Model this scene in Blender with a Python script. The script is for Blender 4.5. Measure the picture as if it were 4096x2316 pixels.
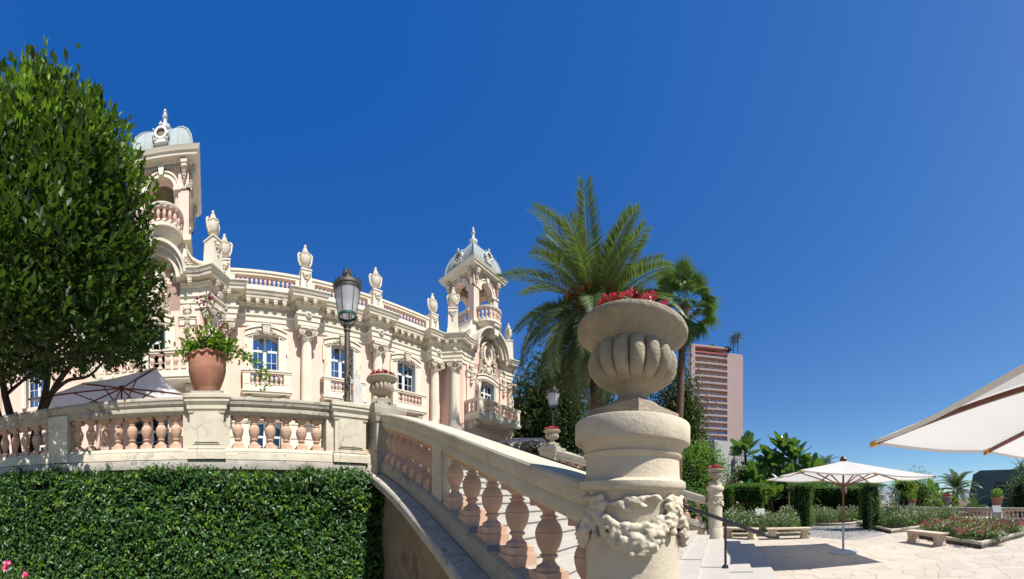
import bpy, bmesh, math, random
import numpy as np
from mathutils import Vector, Matrix
R=math.radians; PI=math.pi
random.seed(7); rng=np.random.default_rng(7)
SC=bpy.context.scene
for o in list(bpy.data.objects): bpy.data.objects.remove(o)
COL=SC.collection
# ------------------------------------------------------------------ camera, sky, sun, exposure
EYE=1.70; K=4096/PI; YH=1993.0          # the photograph is a 180 degree cylindrical panorama
cd=bpy.data.cameras.new('camera'); cam=bpy.data.objects.new('camera',cd); COL.objects.link(cam)
cd.type='PANO'; cd.panorama_type='CENTRAL_CYLINDRICAL'
cd.central_cylindrical_range_u_min=-PI/2; cd.central_cylindrical_range_u_max=PI/2
cd.central_cylindrical_range_v_min=-(2316-YH)/K; cd.central_cylindrical_range_v_max=YH/K
cd.central_cylindrical_radius=1.0
cd.clip_start=0.05; cd.clip_end=9000
cam.location=(0,0,EYE); cam.rotation_euler=(R(90),0,0); SC.camera=cam
SUN_AZ=R(128); SUN_EL=R(53)
w=bpy.data.worlds.new('World'); SC.world=w; w.use_nodes=True
nt=w.node_tree; nt.nodes.clear()
sky=nt.nodes.new('ShaderNodeTexSky'); sky.sky_type='NISHITA'; sky.sun_disc=False
sky.sun_elevation=SUN_EL; sky.sun_rotation=SUN_AZ; sky.altitude=900; sky.air_density=1.0; sky.dust_density=0.25; sky.ozone_density=4.5
bg=nt.nodes.new('ShaderNodeBackground'); bg.inputs['Strength'].default_value=0.0695
wo=nt.nodes.new('ShaderNodeOutputWorld'); sp=nt.nodes.new('ShaderNodeSeparateColor'); cb=nt.nodes.new('ShaderNodeCombineColor'); nt.links.new(sky.outputs[0],sp.inputs[0])
def lin(i,mul,add,lo):      # the clear polarised blue of the photograph: one even colour grade over the whole sky
    a=nt.nodes.new('ShaderNodeMath'); a.operation='MULTIPLY_ADD'; a.inputs[1].default_value=mul; a.inputs[2].default_value=add; nt.links.new(sp.outputs[i],a.inputs[0])
    b=nt.nodes.new('ShaderNodeMath'); b.operation='MAXIMUM'; b.inputs[1].default_value=lo; nt.links.new(a.outputs[0],b.inputs[0]); nt.links.new(b.outputs[0],cb.inputs[i])
lin(0,0.95,-0.42,0.10); lin(1,1.0,0.0,0.0); lin(2,0.71,2.57,0.0)
nt.links.new(cb.outputs[0],bg.inputs[0]); nt.links.new(bg.outputs[0],wo.inputs[0])
sd=bpy.data.lights.new('sun','SUN'); so=bpy.data.objects.new('sun',sd); COL.objects.link(so)
sd.energy=5.0; sd.angle=R(0.53); sd.color=(1.0,0.955,0.88)
sv=Vector((math.sin(SUN_AZ)*math.cos(SUN_EL),math.cos(SUN_AZ)*math.cos(SUN_EL),math.sin(SUN_EL)))
so.rotation_euler=sv.to_track_quat('Z','Y').to_euler(); so.location=(0,0,60)
SC.render.engine='CYCLES'
vs=SC.view_settings; vs.view_transform='Standard'; vs.look='None'; vs.exposure=0.60; vs.gamma=1.0; vs.use_curve_mapping=False
SC.cycles.use_denoising=True
SC.cycles.max_bounces=7; SC.cycles.transparent_max_bounces=12; SC.cycles.sample_clamp_indirect=6
# ------------------------------------------------------------------ frames of reference
A0=(838-2048)/K                              # azimuth at which the villa front is seen square on
U=Vector((math.cos(A0),-math.sin(A0),0)); D=Vector((math.sin(A0),math.cos(A0),0)); RZ=-A0
def W(u,d,z=0.0): return U*u+D*d+Vector((0,0,z))
def P(px,r,z=0.0):
    a=(px-2048)/K; return Vector((r*math.sin(a),r*math.cos(a),z))
def Gr(px,py): return P(px,EYE*K/(py-YH),0)
# ------------------------------------------------------------------ materials
MATS={}
def mat(name,col,rough=0.8,var=0.12,scale=6.0,bump=0.15,bscale=40.0,spec=0.3,metal=0.0,dirt=None,dscale=1.5,damt=0.35,island=0.0,transl=0.0,tcol=None,coat=0.0,objrand=0.0,streak=False,gloss_var=0.0,peel=None,pscale=4.0,pthr=0.62,crack=0.0):
    if name in MATS: return MATS[name]
    m=bpy.data.materials.new(name); m.use_nodes=True; n=m.node_tree.nodes; l=m.node_tree.links; n.clear()
    out=n.new('ShaderNodeOutputMaterial'); b=n.new('ShaderNodeBsdfPrincipled')
    b.inputs['Roughness'].default_value=rough; b.inputs['Metallic'].default_value=metal
    b.inputs['Specular IOR Level'].default_value=spec
    if coat: b.inputs['Coat Weight'].default_value=coat
    tc=n.new('ShaderNodeTexCoord'); co=tc.outputs['Object']
    def noise(sc,det=5,rgh=0.6,vec=None):
        t=n.new('ShaderNodeTexNoise'); t.inputs['Scale'].default_value=sc; t.inputs['Detail'].default_value=det; t.inputs['Roughness'].default_value=rgh
        l.new(vec or co,t.inputs['Vector']); return t
    n1=noise(scale)
    def mixc(fac,a,c2,mode='MIX'):
        x=n.new('ShaderNodeMix'); x.data_type='RGBA'; x.blend_type=mode
        if isinstance(fac,float): x.inputs[0].default_value=fac
        else: l.new(fac,x.inputs[0])
        for sck,v in ((6,a),(7,c2)):
            if isinstance(v,tuple): x.inputs[sck].default_value=(*v[:3],1)
            else: l.new(v,x.inputs[sck])
        return x.outputs[2]
    def ramp(src,lo,hi):
        x=n.new('ShaderNodeMapRange'); x.inputs[1].default_value=lo; x.inputs[2].default_value=hi; l.new(src,x.inputs[0]); return x.outputs[0]
    lo=tuple(max(0,c*(1-var)) for c in col); hi=tuple(min(1,c*(1+var)) for c in col)
    c=mixc(ramp(n1.outputs[0],0.3,0.7),lo,hi)
    if island or objrand:
        v=None
        if island:
            g=n.new('ShaderNodeNewGeometry'); v=g.outputs['Random Per Island']; amt=island
        if objrand:
            oi=n.new('ShaderNodeObjectInfo'); 
            if v is None: v=oi.outputs['Random']; amt=objrand
            else:
                ad=n.new('ShaderNodeMath'); ad.operation='ADD'; l.new(v,ad.inputs[0]); l.new(oi.outputs['Random'],ad.inputs[1])
                fr=n.new('ShaderNodeMath'); fr.operation='FRACT'; l.new(ad.outputs[0],fr.inputs[0]); v=fr.outputs[0]
        alt=tcol or tuple(min(1,x*1.9) for x in col)
        mr=n.new('ShaderNodeMapRange'); mr.inputs[1].default_value=0; mr.inputs[2].default_value=1; mr.inputs[3].default_value=0; mr.inputs[4].default_value=1
        pw=n.new('ShaderNodeMath'); pw.operation='POWER'; l.new(v,pw.inputs[0]); pw.inputs[1].default_value=1.6
        ml=n.new('ShaderNodeMath'); ml.operation='MULTIPLY'; l.new(pw.outputs[0],ml.inputs[0]); ml.inputs[1].default_value=amt
        c=mixc(ml.outputs[0],c,alt)
    if dirt:
        vec=None
        if streak:
            mp=n.new('ShaderNodeMapping'); mp.inputs['Scale'].default_value=(1,1,0.12); l.new(co,mp.inputs[0]); vec=mp.outputs[0]
        n2=noise(dscale,8,0.7,vec); f=ramp(n2.outputs[0],0.50,0.78)
        mm=n.new('ShaderNodeMath'); mm.operation='MULTIPLY'; l.new(f,mm.inputs[0]); mm.inputs[1].default_value=damt
        c=mixc(mm.outputs[0],c,dirt)
    if peel:
        n4=noise(pscale,9,0.62); mr=n.new('ShaderNodeMapRange'); mr.inputs[1].default_value=pthr; mr.inputs[2].default_value=pthr+.012; l.new(n4.outputs[0],mr.inputs[0]); c=mixc(mr.outputs[0],c,peel)
    if crack:
        nz=noise(3.0,4,0.6); ad=n.new('ShaderNodeMix'); ad.data_type='RGBA'; ad.inputs[0].default_value=0.25; l.new(co,ad.inputs[6]); l.new(nz.outputs[1],ad.inputs[7])
        vo=n.new('ShaderNodeTexVoronoi'); vo.feature='DISTANCE_TO_EDGE'; vo.inputs['Scale'].default_value=1.6; l.new(ad.outputs[2],vo.inputs['Vector'])
        cr=n.new('ShaderNodeMapRange'); cr.inputs[1].default_value=0.0; cr.inputs[2].default_value=0.012; cr.inputs[3].default_value=crack; cr.inputs[4].default_value=0.0; l.new(vo.outputs['Distance'],cr.inputs[0])
        nm=noise(0.9,3,0.5); mk=ramp(nm.outputs[0],0.5,0.6); mu=n.new('ShaderNodeMath'); mu.operation='MULTIPLY'; l.new(cr.outputs[0],mu.inputs[0]); l.new(mk,mu.inputs[1])
        c=mixc(mu.outputs[0],c,(0.06,0.05,0.04))
    l.new(c,b.inputs['Base Color'])
    if gloss_var:
        rr=n.new('ShaderNodeMapRange'); rr.inputs[3].default_value=max(0.02,rough-gloss_var); rr.inputs[4].default_value=rough+gloss_var; l.new(n1.outputs[0],rr.inputs[0]); l.new(rr.outputs[0],b.inputs['Roughness'])
    if bump:
        n3=noise(bscale,6,0.65); bp=n.new('ShaderNodeBump'); bp.inputs['Strength'].default_value=bump; bp.inputs['Distance'].default_value=0.02
        l.new(n3.outputs[0],bp.inputs['Height']); l.new(bp.outputs[0],b.inputs['Normal'])
    if transl:
        t=n.new('ShaderNodeBsdfTranslucent'); tl=mixc(0.5,c,(0.30,0.50,0.04),'MIX') if name.endswith(('leaf','frond')) else c
        l.new(tl,t.inputs[0]); ms=n.new('ShaderNodeMixShader'); ms.inputs[0].default_value=transl; l.new(b.outputs[0],ms.inputs[1]); l.new(t.outputs[0],ms.inputs[2]); l.new(ms.outputs[0],out.inputs[0])
    else: l.new(b.outputs[0],out.inputs[0])
    MATS[name]=m; return m
CREAM=mat('cream_plaster',(0.672,0.602,0.487),0.85,0.05,1.2,0.12,30,0.2,dirt=(0.34,0.29,0.22),dscale=1.3,damt=0.35,streak=True,peel=(.52,.46,.375),pscale=1.4,pthr=.635)
CREAMC=mat('cornice_plaster',(0.610,0.545,0.435),0.85,0.07,1.5,0.12,30,0.2,dirt=(0.22,0.20,0.17),dscale=1.6,damt=0.6,peel=(.40,.355,.29),pscale=1.8,pthr=.62)
PINK=mat('pink_stucco',(0.700,0.500,0.410),0.9,0.05,0.8,0.1,50,0.2,dirt=(0.74,0.66,0.57),dscale=0.7,damt=0.35)
ORN=mat('ornament_plaster',(0.550,0.490,0.395),0.85,0.08,4,0.25,40,0.2,dirt=(0.20,0.17,0.13),dscale=6,damt=0.6)
PBAL=mat('pink_baluster',(0.470,0.305,0.212),0.85,0.10,5,0.25,60,0.2,dirt=(0.75,0.58,0.46),dscale=5,damt=0.5,objrand=0.25,tcol=(0.62,0.44,0.33))
VBAL=mat('villa_baluster',(0.660,0.470,0.375),0.85,0.06,5,0.1,40,0.2)
RAIL=mat('rail_stone',(0.370,0.335,0.265),0.9,0.10,2.2,0.35,45,0.2,dirt=(0.13,0.12,0.105),dscale=2.4,damt=0.65,peel=(.23,.20,.165),pscale=3.2,pthr=.60,crack=.7)  # weathered stone; dirt deepened to carry the stair side's shade as well
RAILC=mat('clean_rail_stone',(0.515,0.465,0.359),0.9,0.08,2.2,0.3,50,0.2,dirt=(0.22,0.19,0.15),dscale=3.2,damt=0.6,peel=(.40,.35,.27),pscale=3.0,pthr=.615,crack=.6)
PED=mat('pedestal_stone',(0.534,0.469,0.354),0.88,0.07,3,0.3,55,0.25,dirt=(0.25,0.21,0.16),dscale=4.5,damt=0.5,peel=(.40,.345,.26),pscale=5,pthr=.64,crack=.25)
URN=mat('urn_stone',(0.386,0.331,0.244),0.95,0.16,11,1.0,60,0.15,dirt=(0.22,0.18,0.13),dscale=6,damt=0.7)
LEDGE=mat('rough_ledge',(0.423,0.386,0.331),0.95,0.15,7,0.9,60,0.15,dirt=(0.18,0.16,0.14),dscale=4,damt=0.6,peel=(.26,.235,.20),pscale=5,pthr=.60)
STUC=mat('old_stucco',(0.220,0.172,0.118),0.95,0.16,3,0.4,30,0.15,dirt=(0.20,0.15,0.11),dscale=2.2,damt=0.7,peel=(.15,.115,.08),pscale=2.0,pthr=.58,crack=.8)  # dark old stucco, base lowered further to carry the stair wall's shade
STEP=mat('step_stone',(0.415,0.388,0.345),0.85,0.05,3,0.12,80,0.25,dirt=(0.52,0.47,0.40),dscale=2,damt=0.4)
PAVE=mat('paving_stone',(0.478,0.419,0.340),0.8,0.07,5,0.25,25,0.3,dirt=(0.38,0.29,0.22),dscale=3,damt=0.45,island=0.5,objrand=0.5,tcol=(0.36,0.31,0.25))
MORT=mat('mortar',(0.423,0.363,0.290),0.95,0.12,9,0.4,60,0.1,dirt=(0.25,0.2,0.15),dscale=6,damt=0.45)
WOOD=mat('oiled_wood',(0.15,0.045,0.025),0.4,0.25,14,0.1,80,0.4)
CANV=mat('canvas',(0.720,0.705,0.670),0.9,0.02,3,0.05,300,0.1,transl=0.42)
CANVT=mat('terrace_canvas',(0.800,0.800,0.790),0.9,0.03,3,0.05,300,0.1,transl=0.50)
BRASS=mat('brass',(0.55,0.36,0.08),0.35,0.2,20,0,1,0.5,metal=1.0)
STEEL=mat('galvanised',(0.40,0.42,0.44),0.5,0.1,12,0.1,60,0.4,metal=0.6)
COPPER=mat('copper_patina',(0.285,0.325,0.325),0.7,0.12,3,0.15,20,0.3,dirt=(0.16,0.17,0.15),dscale=2.5,damt=0.6,streak=True)
ZINC=mat('zinc_trim',(0.50,0.52,0.50),0.6,0.1,5,0.1,30,0.4,dirt=(0.2,0.18,0.16),dscale=4,damt=0.5)
IRON=mat('bronze_iron',(0.075,0.065,0.052),0.45,0.3,20,0.35,60,0.5,metal=0.35,dirt=(0.20,0.15,0.08),dscale=9,damt=0.5)
GIRON=mat('green_iron',(0.03,0.085,0.07),0.45,0.25,20,0.1,60,0.5,metal=0.3)
BLACK=mat('black_paint',(0.02,0.021,0.024),0.35,0.1,20,0.02,60,0.5)
WHITE=mat('white_paint',(0.644,0.644,0.635),0.5,0.02,4,0.03,40,0.4)
SHUT=mat('shutter_paint',(0.506,0.506,0.488),0.6,0.03,4,0.03,40,0.3)
TERRA=mat('terracotta',(0.330,0.150,0.095),0.85,0.18,4,0.3,35,0.25,dirt=(0.40,0.25,0.18),dscale=3,damt=0.6)
BARK=mat('bark',(0.075,0.06,0.05),0.95,0.35,8,0.9,22,0.15,dirt=(0.16,0.14,0.12),dscale=5,damt=0.5)
PBARK=mat('palm_bark',(0.13,0.085,0.06),0.95,0.35,10,0.9,30,0.1,dirt=(0.22,0.16,0.11),dscale=6,damt=0.5)
HLEAF=mat('hedge_leaf',(0.018,0.058,0.014),0.40,0.2,3,0.0,1,0.38,island=0.75,tcol=(0.065,0.15,0.022),transl=0.12)
TLEAF=mat('tree_leaf',(0.011,0.034,0.005),0.5,0.2,2,0.0,1,0.22,island=0.8,tcol=(0.05,0.115,0.011),transl=0.14)  # colour darkened to put the crown's shade into the leaves
DLEAF=mat('magnolia_leaf',(0.022,0.042,0.012),0.45,0.2,2,0.0,1,0.3,island=0.8,tcol=(0.07,0.085,0.02),transl=0.12)
LLEAF=mat('light_leaf',(0.06,0.17,0.02),0.45,0.2,2,0.0,1,0.4,island=0.8,tcol=(0.13,0.30,0.03),transl=0.35)
GLEAF=mat('garden_leaf',(0.038,0.10,0.02),0.45,0.2,2,0.0,1,0.4,island=0.8,tcol=(0.11,0.21,0.045),transl=0.42)
RLEAF=mat('rose_leaf',(0.05,0.12,0.025),0.45,0.2,2,0.0,1,0.4,island=0.85,tcol=(0.20,0.26,0.07),transl=0.25)
YLEAF=mat('young_leaf',(0.075,0.175,0.016),0.5,0.2,2,0.0,1,0.2,island=0.8,tcol=(0.24,0.36,0.03),transl=0.4)
BLEAF=mat('banana_leaf',(0.03,0.095,0.025),0.3,0.25,3,0.1,12,0.5,objrand=0.6,tcol=(0.09,0.19,0.05),transl=0.25)
FROND=mat('palm_frond',(0.085,0.13,0.045),0.45,0.2,2,0.0,1,0.45,island=0.5,tcol=(0.21,0.23,0.09),transl=0.18,objrand=0.5)
FFROND=mat('fan_frond',(0.07,0.135,0.04),0.4,0.2,2,0.0,1,0.45,island=0.5,tcol=(0.12,0.2,0.05),transl=0.2)
DEAD=mat('dead_frond',(0.20,0.14,0.095),0.8,0.2,3,0.0,1,0.2,island=0.6,tcol=(0.34,0.26,0.18),transl=0.1)
DATE=mat('date_fruit',(0.20,0.10,0.02),0.6,0.3,6,0.0,1,0.3,island=0.7,tcol=(0.45,0.20,0.05))
REDF=mat('red_begonia',(0.60,0.03,0.06),0.5,0.25,9,0.0,1,0.35,island=0.8,tcol=(0.72,0.16,0.24),transl=0.15)
BEGL=mat('begonia_bronze',(0.22,0.04,0.025),0.4,0.25,9,0.0,1,0.4,island=0.8,tcol=(0.34,0.09,0.05),transl=0.15)
PINKF=mat('pink_rose',(0.72,0.06,0.20),0.6,0.2,9,0.0,1,0.3,island=0.8,tcol=(0.85,0.32,0.42),transl=0.15)
PALEF=mat('pale_rose',(0.620,0.430,0.410),0.6,0.15,9,0.0,1,0.3,island=0.8,tcol=(0.80,0.72,0.55),transl=0.15)
WHITF=mat('white_rose',(0.640,0.610,0.510),0.6,0.1,9,0.0,1,0.3,island=0.5,tcol=(0.80,0.78,0.74),transl=0.15)
CRIMF=mat('crimson_rose',(0.25,0.015,0.06),0.6,0.2,9,0.0,1,0.3,island=0.8,tcol=(0.42,0.06,0.14),transl=0.15)
SOIL=mat('soil',(0.075,0.050,0.035),0.98,0.3,12,0.9,30,0.1)
GRAV=mat('gravel',(0.33,0.31,0.29),0.95,0.45,60,1.0,90,0.15)
GRND=mat('garden_ground',(0.13,0.10,0.07),0.98,0.3,3,0.6,20,0.1)
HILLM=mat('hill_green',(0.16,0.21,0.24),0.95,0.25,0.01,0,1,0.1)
HRPINK=mat('highrise_pink',(0.720,0.520,0.440),0.9,0.04,0.2,0.1,3,0.2)
HRSLAB=mat('highrise_slab',(0.680,0.520,0.445),0.9,0.04,0.4,0.05,3,0.2)
CONC=mat('concrete',(0.432,0.419,0.391),0.9,0.06,0.6,0.15,12,0.2,dirt=(0.40,0.38,0.34),dscale=0.8,damt=0.4,streak=True)
AWN=mat('awning_red',(0.62,0.16,0.16),0.8,0.05,3,0,1,0.2)
DKGRN=mat('dark_green_cladding',(0.100,0.150,0.118),0.55,0.2,0.6,0.05,5,0.4,dirt=(0.07,0.11,0.085),dscale=0.5,damt=0.6,streak=True)
GMET=mat('grey_louvre',(0.15,0.17,0.15),0.5,0.1,2,0.0,1,0.4)
SIGN=mat('sign_panel',(0.50,0.50,0.46),0.4,0.05,5,0.0,1,0.4)
def glassm(name,tint,rough=0.03,metal=1.0,bump=0.0):
    m=bpy.data.materials.new(name); m.use_nodes=True; n=m.node_tree.nodes; b=n['Principled BSDF']
    b.inputs['Base Color'].default_value=(*tint,1); b.inputs['Metallic'].default_value=metal; b.inputs['Roughness'].default_value=rough
    if bump:
        tc=n.new('ShaderNodeTexCoord'); t=n.new('ShaderNodeTexNoise'); t.inputs['Scale'].default_value=2.5; m.node_tree.links.new(tc.outputs['Object'],t.inputs[0])
        bp=n.new('ShaderNodeBump'); bp.inputs['Strength'].default_value=bump; bp.inputs['Distance'].default_value=0.05
        m.node_tree.links.new(t.outputs[0],bp.inputs['Height']); m.node_tree.links.new(bp.outputs[0],b.inputs['Normal'])
    oi=n.new('ShaderNodeObjectInfo'); mx=n.new('ShaderNodeMix'); mx.data_type='RGBA'; pw=n.new('ShaderNodeMath'); pw.operation='POWER'; pw.inputs[1].default_value=2.2; m.node_tree.links.new(oi.outputs['Random'],pw.inputs[0]); m.node_tree.links.new(pw.outputs[0],mx.inputs[0]); mx.inputs[6].default_value=(*tint,1); mx.inputs[7].default_value=(*[x*.35 for x in tint],1); m.node_tree.links.new(mx.outputs[2],b.inputs['Base Color'])  # random darker tint per pane stands in for dark room reflections
    return m
GLASS=glassm('window_glass',(0.34,0.43,0.56),0.02,1.0,0.16)
DGLASS=glassm('dark_window_glass',(0.10,0.12,0.14),0.05,1.0,0.05)
BGLASS=glassm('blue_window_glass',(0.16,0.24,0.34),0.08,1.0)
def lampglass():
    m=bpy.data.materials.new('lantern_glass'); m.use_nodes=True; n=m.node_tree.nodes; l=m.node_tree.links; b=n['Principled BSDF']
    b.inputs['Base Color'].default_value=(0.72,0.74,0.78,1); b.inputs['Roughness'].default_value=0.25
    t=n.new('ShaderNodeBsdfTransparent'); tr=n.new('ShaderNodeBsdfTranslucent'); tr.inputs[0].default_value=(0.7,0.72,0.76,1)
    m1=n.new('ShaderNodeMixShader'); m1.inputs[0].default_value=0.5; l.new(b.outputs[0],m1.inputs[1]); l.new(tr.outputs[0],m1.inputs[2])
    m2=n.new('ShaderNodeMixShader'); m2.inputs[0].default_value=0.25; l.new(m1.outputs[0],m2.inputs[1]); l.new(t.outputs[0],m2.inputs[2])
    l.new(m2.outputs[0],n['Material Output'].inputs[0]); return m
LGLASS=lampglass()
# ------------------------------------------------------------------ mesh building helpers
ICO=None
def ico():
    global ICO
    if ICO is None:
        bm=bmesh.new(); bmesh.ops.create_icosphere(bm,subdivisions=1,radius=1); bm.verts.ensure_lookup_table()
        bm2=bmesh.new(); bmesh.ops.create_icosphere(bm2,subdivisions=2,radius=1)
        ICO=[([tuple(v.co) for v in b.verts],[tuple(v.index for v in f.verts) for f in b.faces]) for b in (bm,bm2)]
        bm.free(); bm2.free()
    return ICO
class MB:
    def __init__(s): s.v=[]; s.f=[]
    def add(s,vs,fs,M=None):
        o=len(s.v)
        if M is not None: vs=[tuple(M@Vector(v)) for v in vs]
        s.v+=[tuple(v) for v in vs]; s.f+=[tuple(i+o for i in f) for f in fs]; return s
    def box(s,x0,x1,y0,y1,z0,z1,M=None,tx=0,ty=0):
        # tx, ty: the top is narrower by this much on each side
        vs=[(x0,y0,z0),(x1,y0,z0),(x1,y1,z0),(x0,y1,z0),(x0+tx,y0+ty,z1),(x1-tx,y0+ty,z1),(x1-tx,y1-ty,z1),(x0+tx,y1-ty,z1)]
        return s.add(vs,[(0,3,2,1),(4,5,6,7),(0,1,5,4),(1,2,6,5),(2,3,7,6),(3,0,4,7)],M)
    def prism(s,poly,z0,z1,M=None):
        n=len(poly); vs=[(x,y,z0) for x,y in poly]+[(x,y,z1) for x,y in poly]
        return s.add(vs,[tuple(range(n-1,-1,-1)),tuple(range(n,2*n))]+[(i,(i+1)%n,(i+1)%n+n,i+n) for i in range(n)],M)
    def vprism(s,poly,y0,y1,M=None):   # polygon in x,z extruded along y
        n=len(poly); vs=[(x,y0,z) for x,z in poly]+[(x,y1,z) for x,z in poly]
        return s.add(vs,[tuple(range(n)),tuple(range(2*n-1,n-1,-1))]+[(i,i+n,(i+1)%n+n,(i+1)%n) for i in range(n)],M)
    def lathe(s,prof,seg=24,cx=0,cy=0,cz=0,mod=None,M=None,sx=1,sy=1,a0=0,a1=2*PI,cap=True):
        full=abs(a1-a0-2*PI)<1e-6; m=seg if full else seg+1; vs=[]; fs=[]
        for r,z in prof:
            for i in range(m):
                a=a0+(a1-a0)*i/seg; rr=r if mod is None else mod(a,r,z)
                vs.append((cx+rr*math.cos(a)*sx,cy+rr*math.sin(a)*sy,cz+z))
        for j in range(len(prof)-1):
            for i in range(seg):
                i2=(i+1)%m; fs.append((j*m+i,j*m+i2,(j+1)*m+i2,(j+1)*m+i))
        if cap:
            if prof[0][0]>1e-4: fs.append(tuple(range(m-1,-1,-1)))
            if prof[-1][0]>1e-4: fs.append(tuple(range((len(prof)-1)*m,len(prof)*m)))
        return s.add(vs,fs,M)
    def sweep(s,path,prof,closed=False,M=None,close_prof=True,caps=True):
        # path of (x,y,z); profile of (out,dz); out is to the right of travel
        n=len(path); m=len(prof); vs=[]; fs=[]
        path=[tuple(p) if len(p)==3 else (p[0],p[1],0.0) for p in path]
        def dirn(a,b):
            dx,dy=b[0]-a[0],b[1]-a[1]; L=math.hypot(dx,dy) or 1; return dx/L,dy/L
        for i,p in enumerate(path):
            if closed: t1=dirn(path[i-1],p); t2=dirn(p,path[(i+1)%n])
            else:
                t1=dirn(path[i-1],p) if i>0 else None; t2=dirn(p,path[i+1]) if i<n-1 else None
                t1=t1 or t2; t2=t2 or t1
            n1=(t1[1],-t1[0]); n2=(t2[1],-t2[0]); dd=max(0.3,1+n1[0]*n2[0]+n1[1]*n2[1])
            nx,ny=(n1[0]+n2[0])/dd,(n1[1]+n2[1])/dd
            for o,dz in prof: vs.append((p[0]+nx*o,p[1]+ny*o,p[2]+dz))
        for i in range(n if closed else n-1):
            i2=(i+1)%n
            for j in range(m if close_prof else m-1):
                j2=(j+1)%m; fs.append((i*m+j,i2*m+j,i2*m+j2,i*m+j2))
        if caps and not closed: fs.append(tuple(range(m))); fs.append(tuple(range((n-1)*m+m-1,(n-1)*m-1,-1)))
        return s.add(vs,fs,M)
    def tube(s,pts,rad,seg=8,M=None,cap=True):
        pts=[Vector(p) for p in pts]; n=len(pts); rad=rad if isinstance(rad,(list,tuple)) else [rad]*n
        vs=[]; fs=[]; ref=None
        for i,p in enumerate(pts):
            t=(pts[min(i+1,n-1)]-pts[max(i-1,0)]).normalized()
            if ref is None: ref=Vector((0,0,1)) if abs(t.z)<0.9 else Vector((1,0,0))
            a=t.cross(ref); 
            if a.length<1e-5: a=t.cross(Vector((0,1,0)))
            a.normalize(); b=a.cross(t).normalized(); ref=b
            for k in range(seg):
                an=2*PI*k/seg; vs.append(tuple(p+(a*math.cos(an)+b*math.sin(an))*rad[i]))
        for i in range(n-1):
            for k in range(seg): fs.append((i*seg+k,i*seg+(k+1)%seg,(i+1)*seg+(k+1)%seg,(i+1)*seg+k))
        if cap: fs.append(tuple(range(seg-1,-1,-1))); fs.append(tuple(range((n-1)*seg,n*seg)))
        return s.add(vs,fs,M)
    def bar(s,a,b,wd,ht,M=None):        # rectangular bar between two points, ht measured upright
        a=Vector(a); b=Vector(b); t=(b-a).normalized(); sd=t.cross(Vector((0,0,1)))
        if sd.length<1e-4: sd=Vector((1,0,0))
        sd.normalize(); up=sd.cross(t).normalized(); vs=[]
        for p in (a,b):
            for q,h in ((-1,-1),(1,-1),(1,1),(-1,1)): vs.append(tuple(p+sd*q*wd/2+up*h*ht/2))
        return s.add(vs,[(0,1,2,3),(7,6,5,4),(0,4,5,1),(1,5,6,2),(2,6,7,3),(3,7,4,0)],M)
    def blob(s,c,r,sub=0,M=None,jit=0.0,rot=None):
        V,F=ico()[sub]; r=r if isinstance(r,(tuple,list)) else (r,r,r); vs=[]
        Mr=rot.to_matrix() if rot is not None else None
        for v in V:
            k=1+(random.uniform(-jit,jit) if jit else 0); p=Vector((v[0]*r[0]*k,v[1]*r[1]*k,v[2]*r[2]*k))
            if Mr is not None: p=Mr@p
            vs.append((c[0]+p.x,c[1]+p.y,c[2]+p.z))
        return s.add(vs,F,M)
    def arch(s,cx,zc,ri,ro,y0,y1,a0=0.0,a1=PI,n=16,M=None,sz=1.0):
        vs=[]; fs=[]
        for i in range(n+1):
            a=a0+(a1-a0)*i/n; c,sn=math.cos(a),math.sin(a)*sz
            vs+=[(cx+ri*c,y0,zc+ri*sn),(cx+ro*c,y0,zc+ro*sn),(cx+ro*c,y1,zc+ro*sn),(cx+ri*c,y1,zc+ri*sn)]
        for i in range(n):
            for j in range(4): fs.append((i*4+j,i*4+(j+1)%4,(i+1)*4+(j+1)%4,(i+1)*4+j))
        fs+=[(0,1,2,3),(n*4+3,n*4+2,n*4+1,n*4)]
        return s.add(vs,fs,M)
    def wall(s,x0,x1,z0,z1,y0,y1,holes,M=None):   # front wall with rectangular holes (hx0,hx1,hz0,hz1)
        xs=sorted({x0,x1,*[h[0] for h in holes],*[h[1] for h in holes]}); zs=sorted({z0,z1,*[h[2] for h in holes],*[h[3] for h in holes]})
        for i in range(len(xs)-1):
            run=None
            for j in range(len(zs)-1):
                cx,cz=(xs[i]+xs[i+1])/2,(zs[j]+zs[j+1])/2
                solid=not any(h[0]<cx<h[1] and h[2]<cz<h[3] for h in holes)
                if solid: run=(run[0],zs[j+1]) if run else (zs[j],zs[j+1])
                if (not solid or j==len(zs)-2) and run: s.box(xs[i],xs[i+1],y0,y1,run[0],run[1],M); run=None
        return s
    def mesh(s,name,m,ang=38,smooth=True,norm=True):
        me=bpy.data.meshes.new(name); me.from_pydata(s.v,[],s.f)
        if norm:
            bm=bmesh.new(); bm.from_mesh(me); bmesh.ops.recalc_face_normals(bm,faces=bm.faces); bm.to_mesh(me); bm.free()
        if smooth:
            me.polygons.foreach_set('use_smooth',[True]*len(me.polygons)); me.set_sharp_from_angle(angle=R(ang))
        me.materials.append(m); return me
def link(name,data,parent=None,loc=(0,0,0),rz=0.0,scale=None,rot=None):
    o=bpy.data.objects.new(name,data); COL.objects.link(o)
    o.location=loc
    if rot is not None: o.rotation_euler=rot
    elif rz: o.rotation_euler=(0,0,rz)
    if scale is not None: o.scale=scale if isinstance(scale,(tuple,list)) else (scale,)*3
    if parent is not None: o.parent=parent
    return o
def obj(name,mb,m,parent=None,loc=(0,0,0),rz=0.0,ang=38,smooth=True,kind=None,scale=None):
    o=link(name,mb.mesh(name,m,ang,smooth),parent,loc,rz,scale)
    if kind: o['kind']=kind
    return o
def tag(o,label,cat,group=None):
    o['label']=label; o['category']=cat
    if group: o['group']=group
    return o
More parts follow.
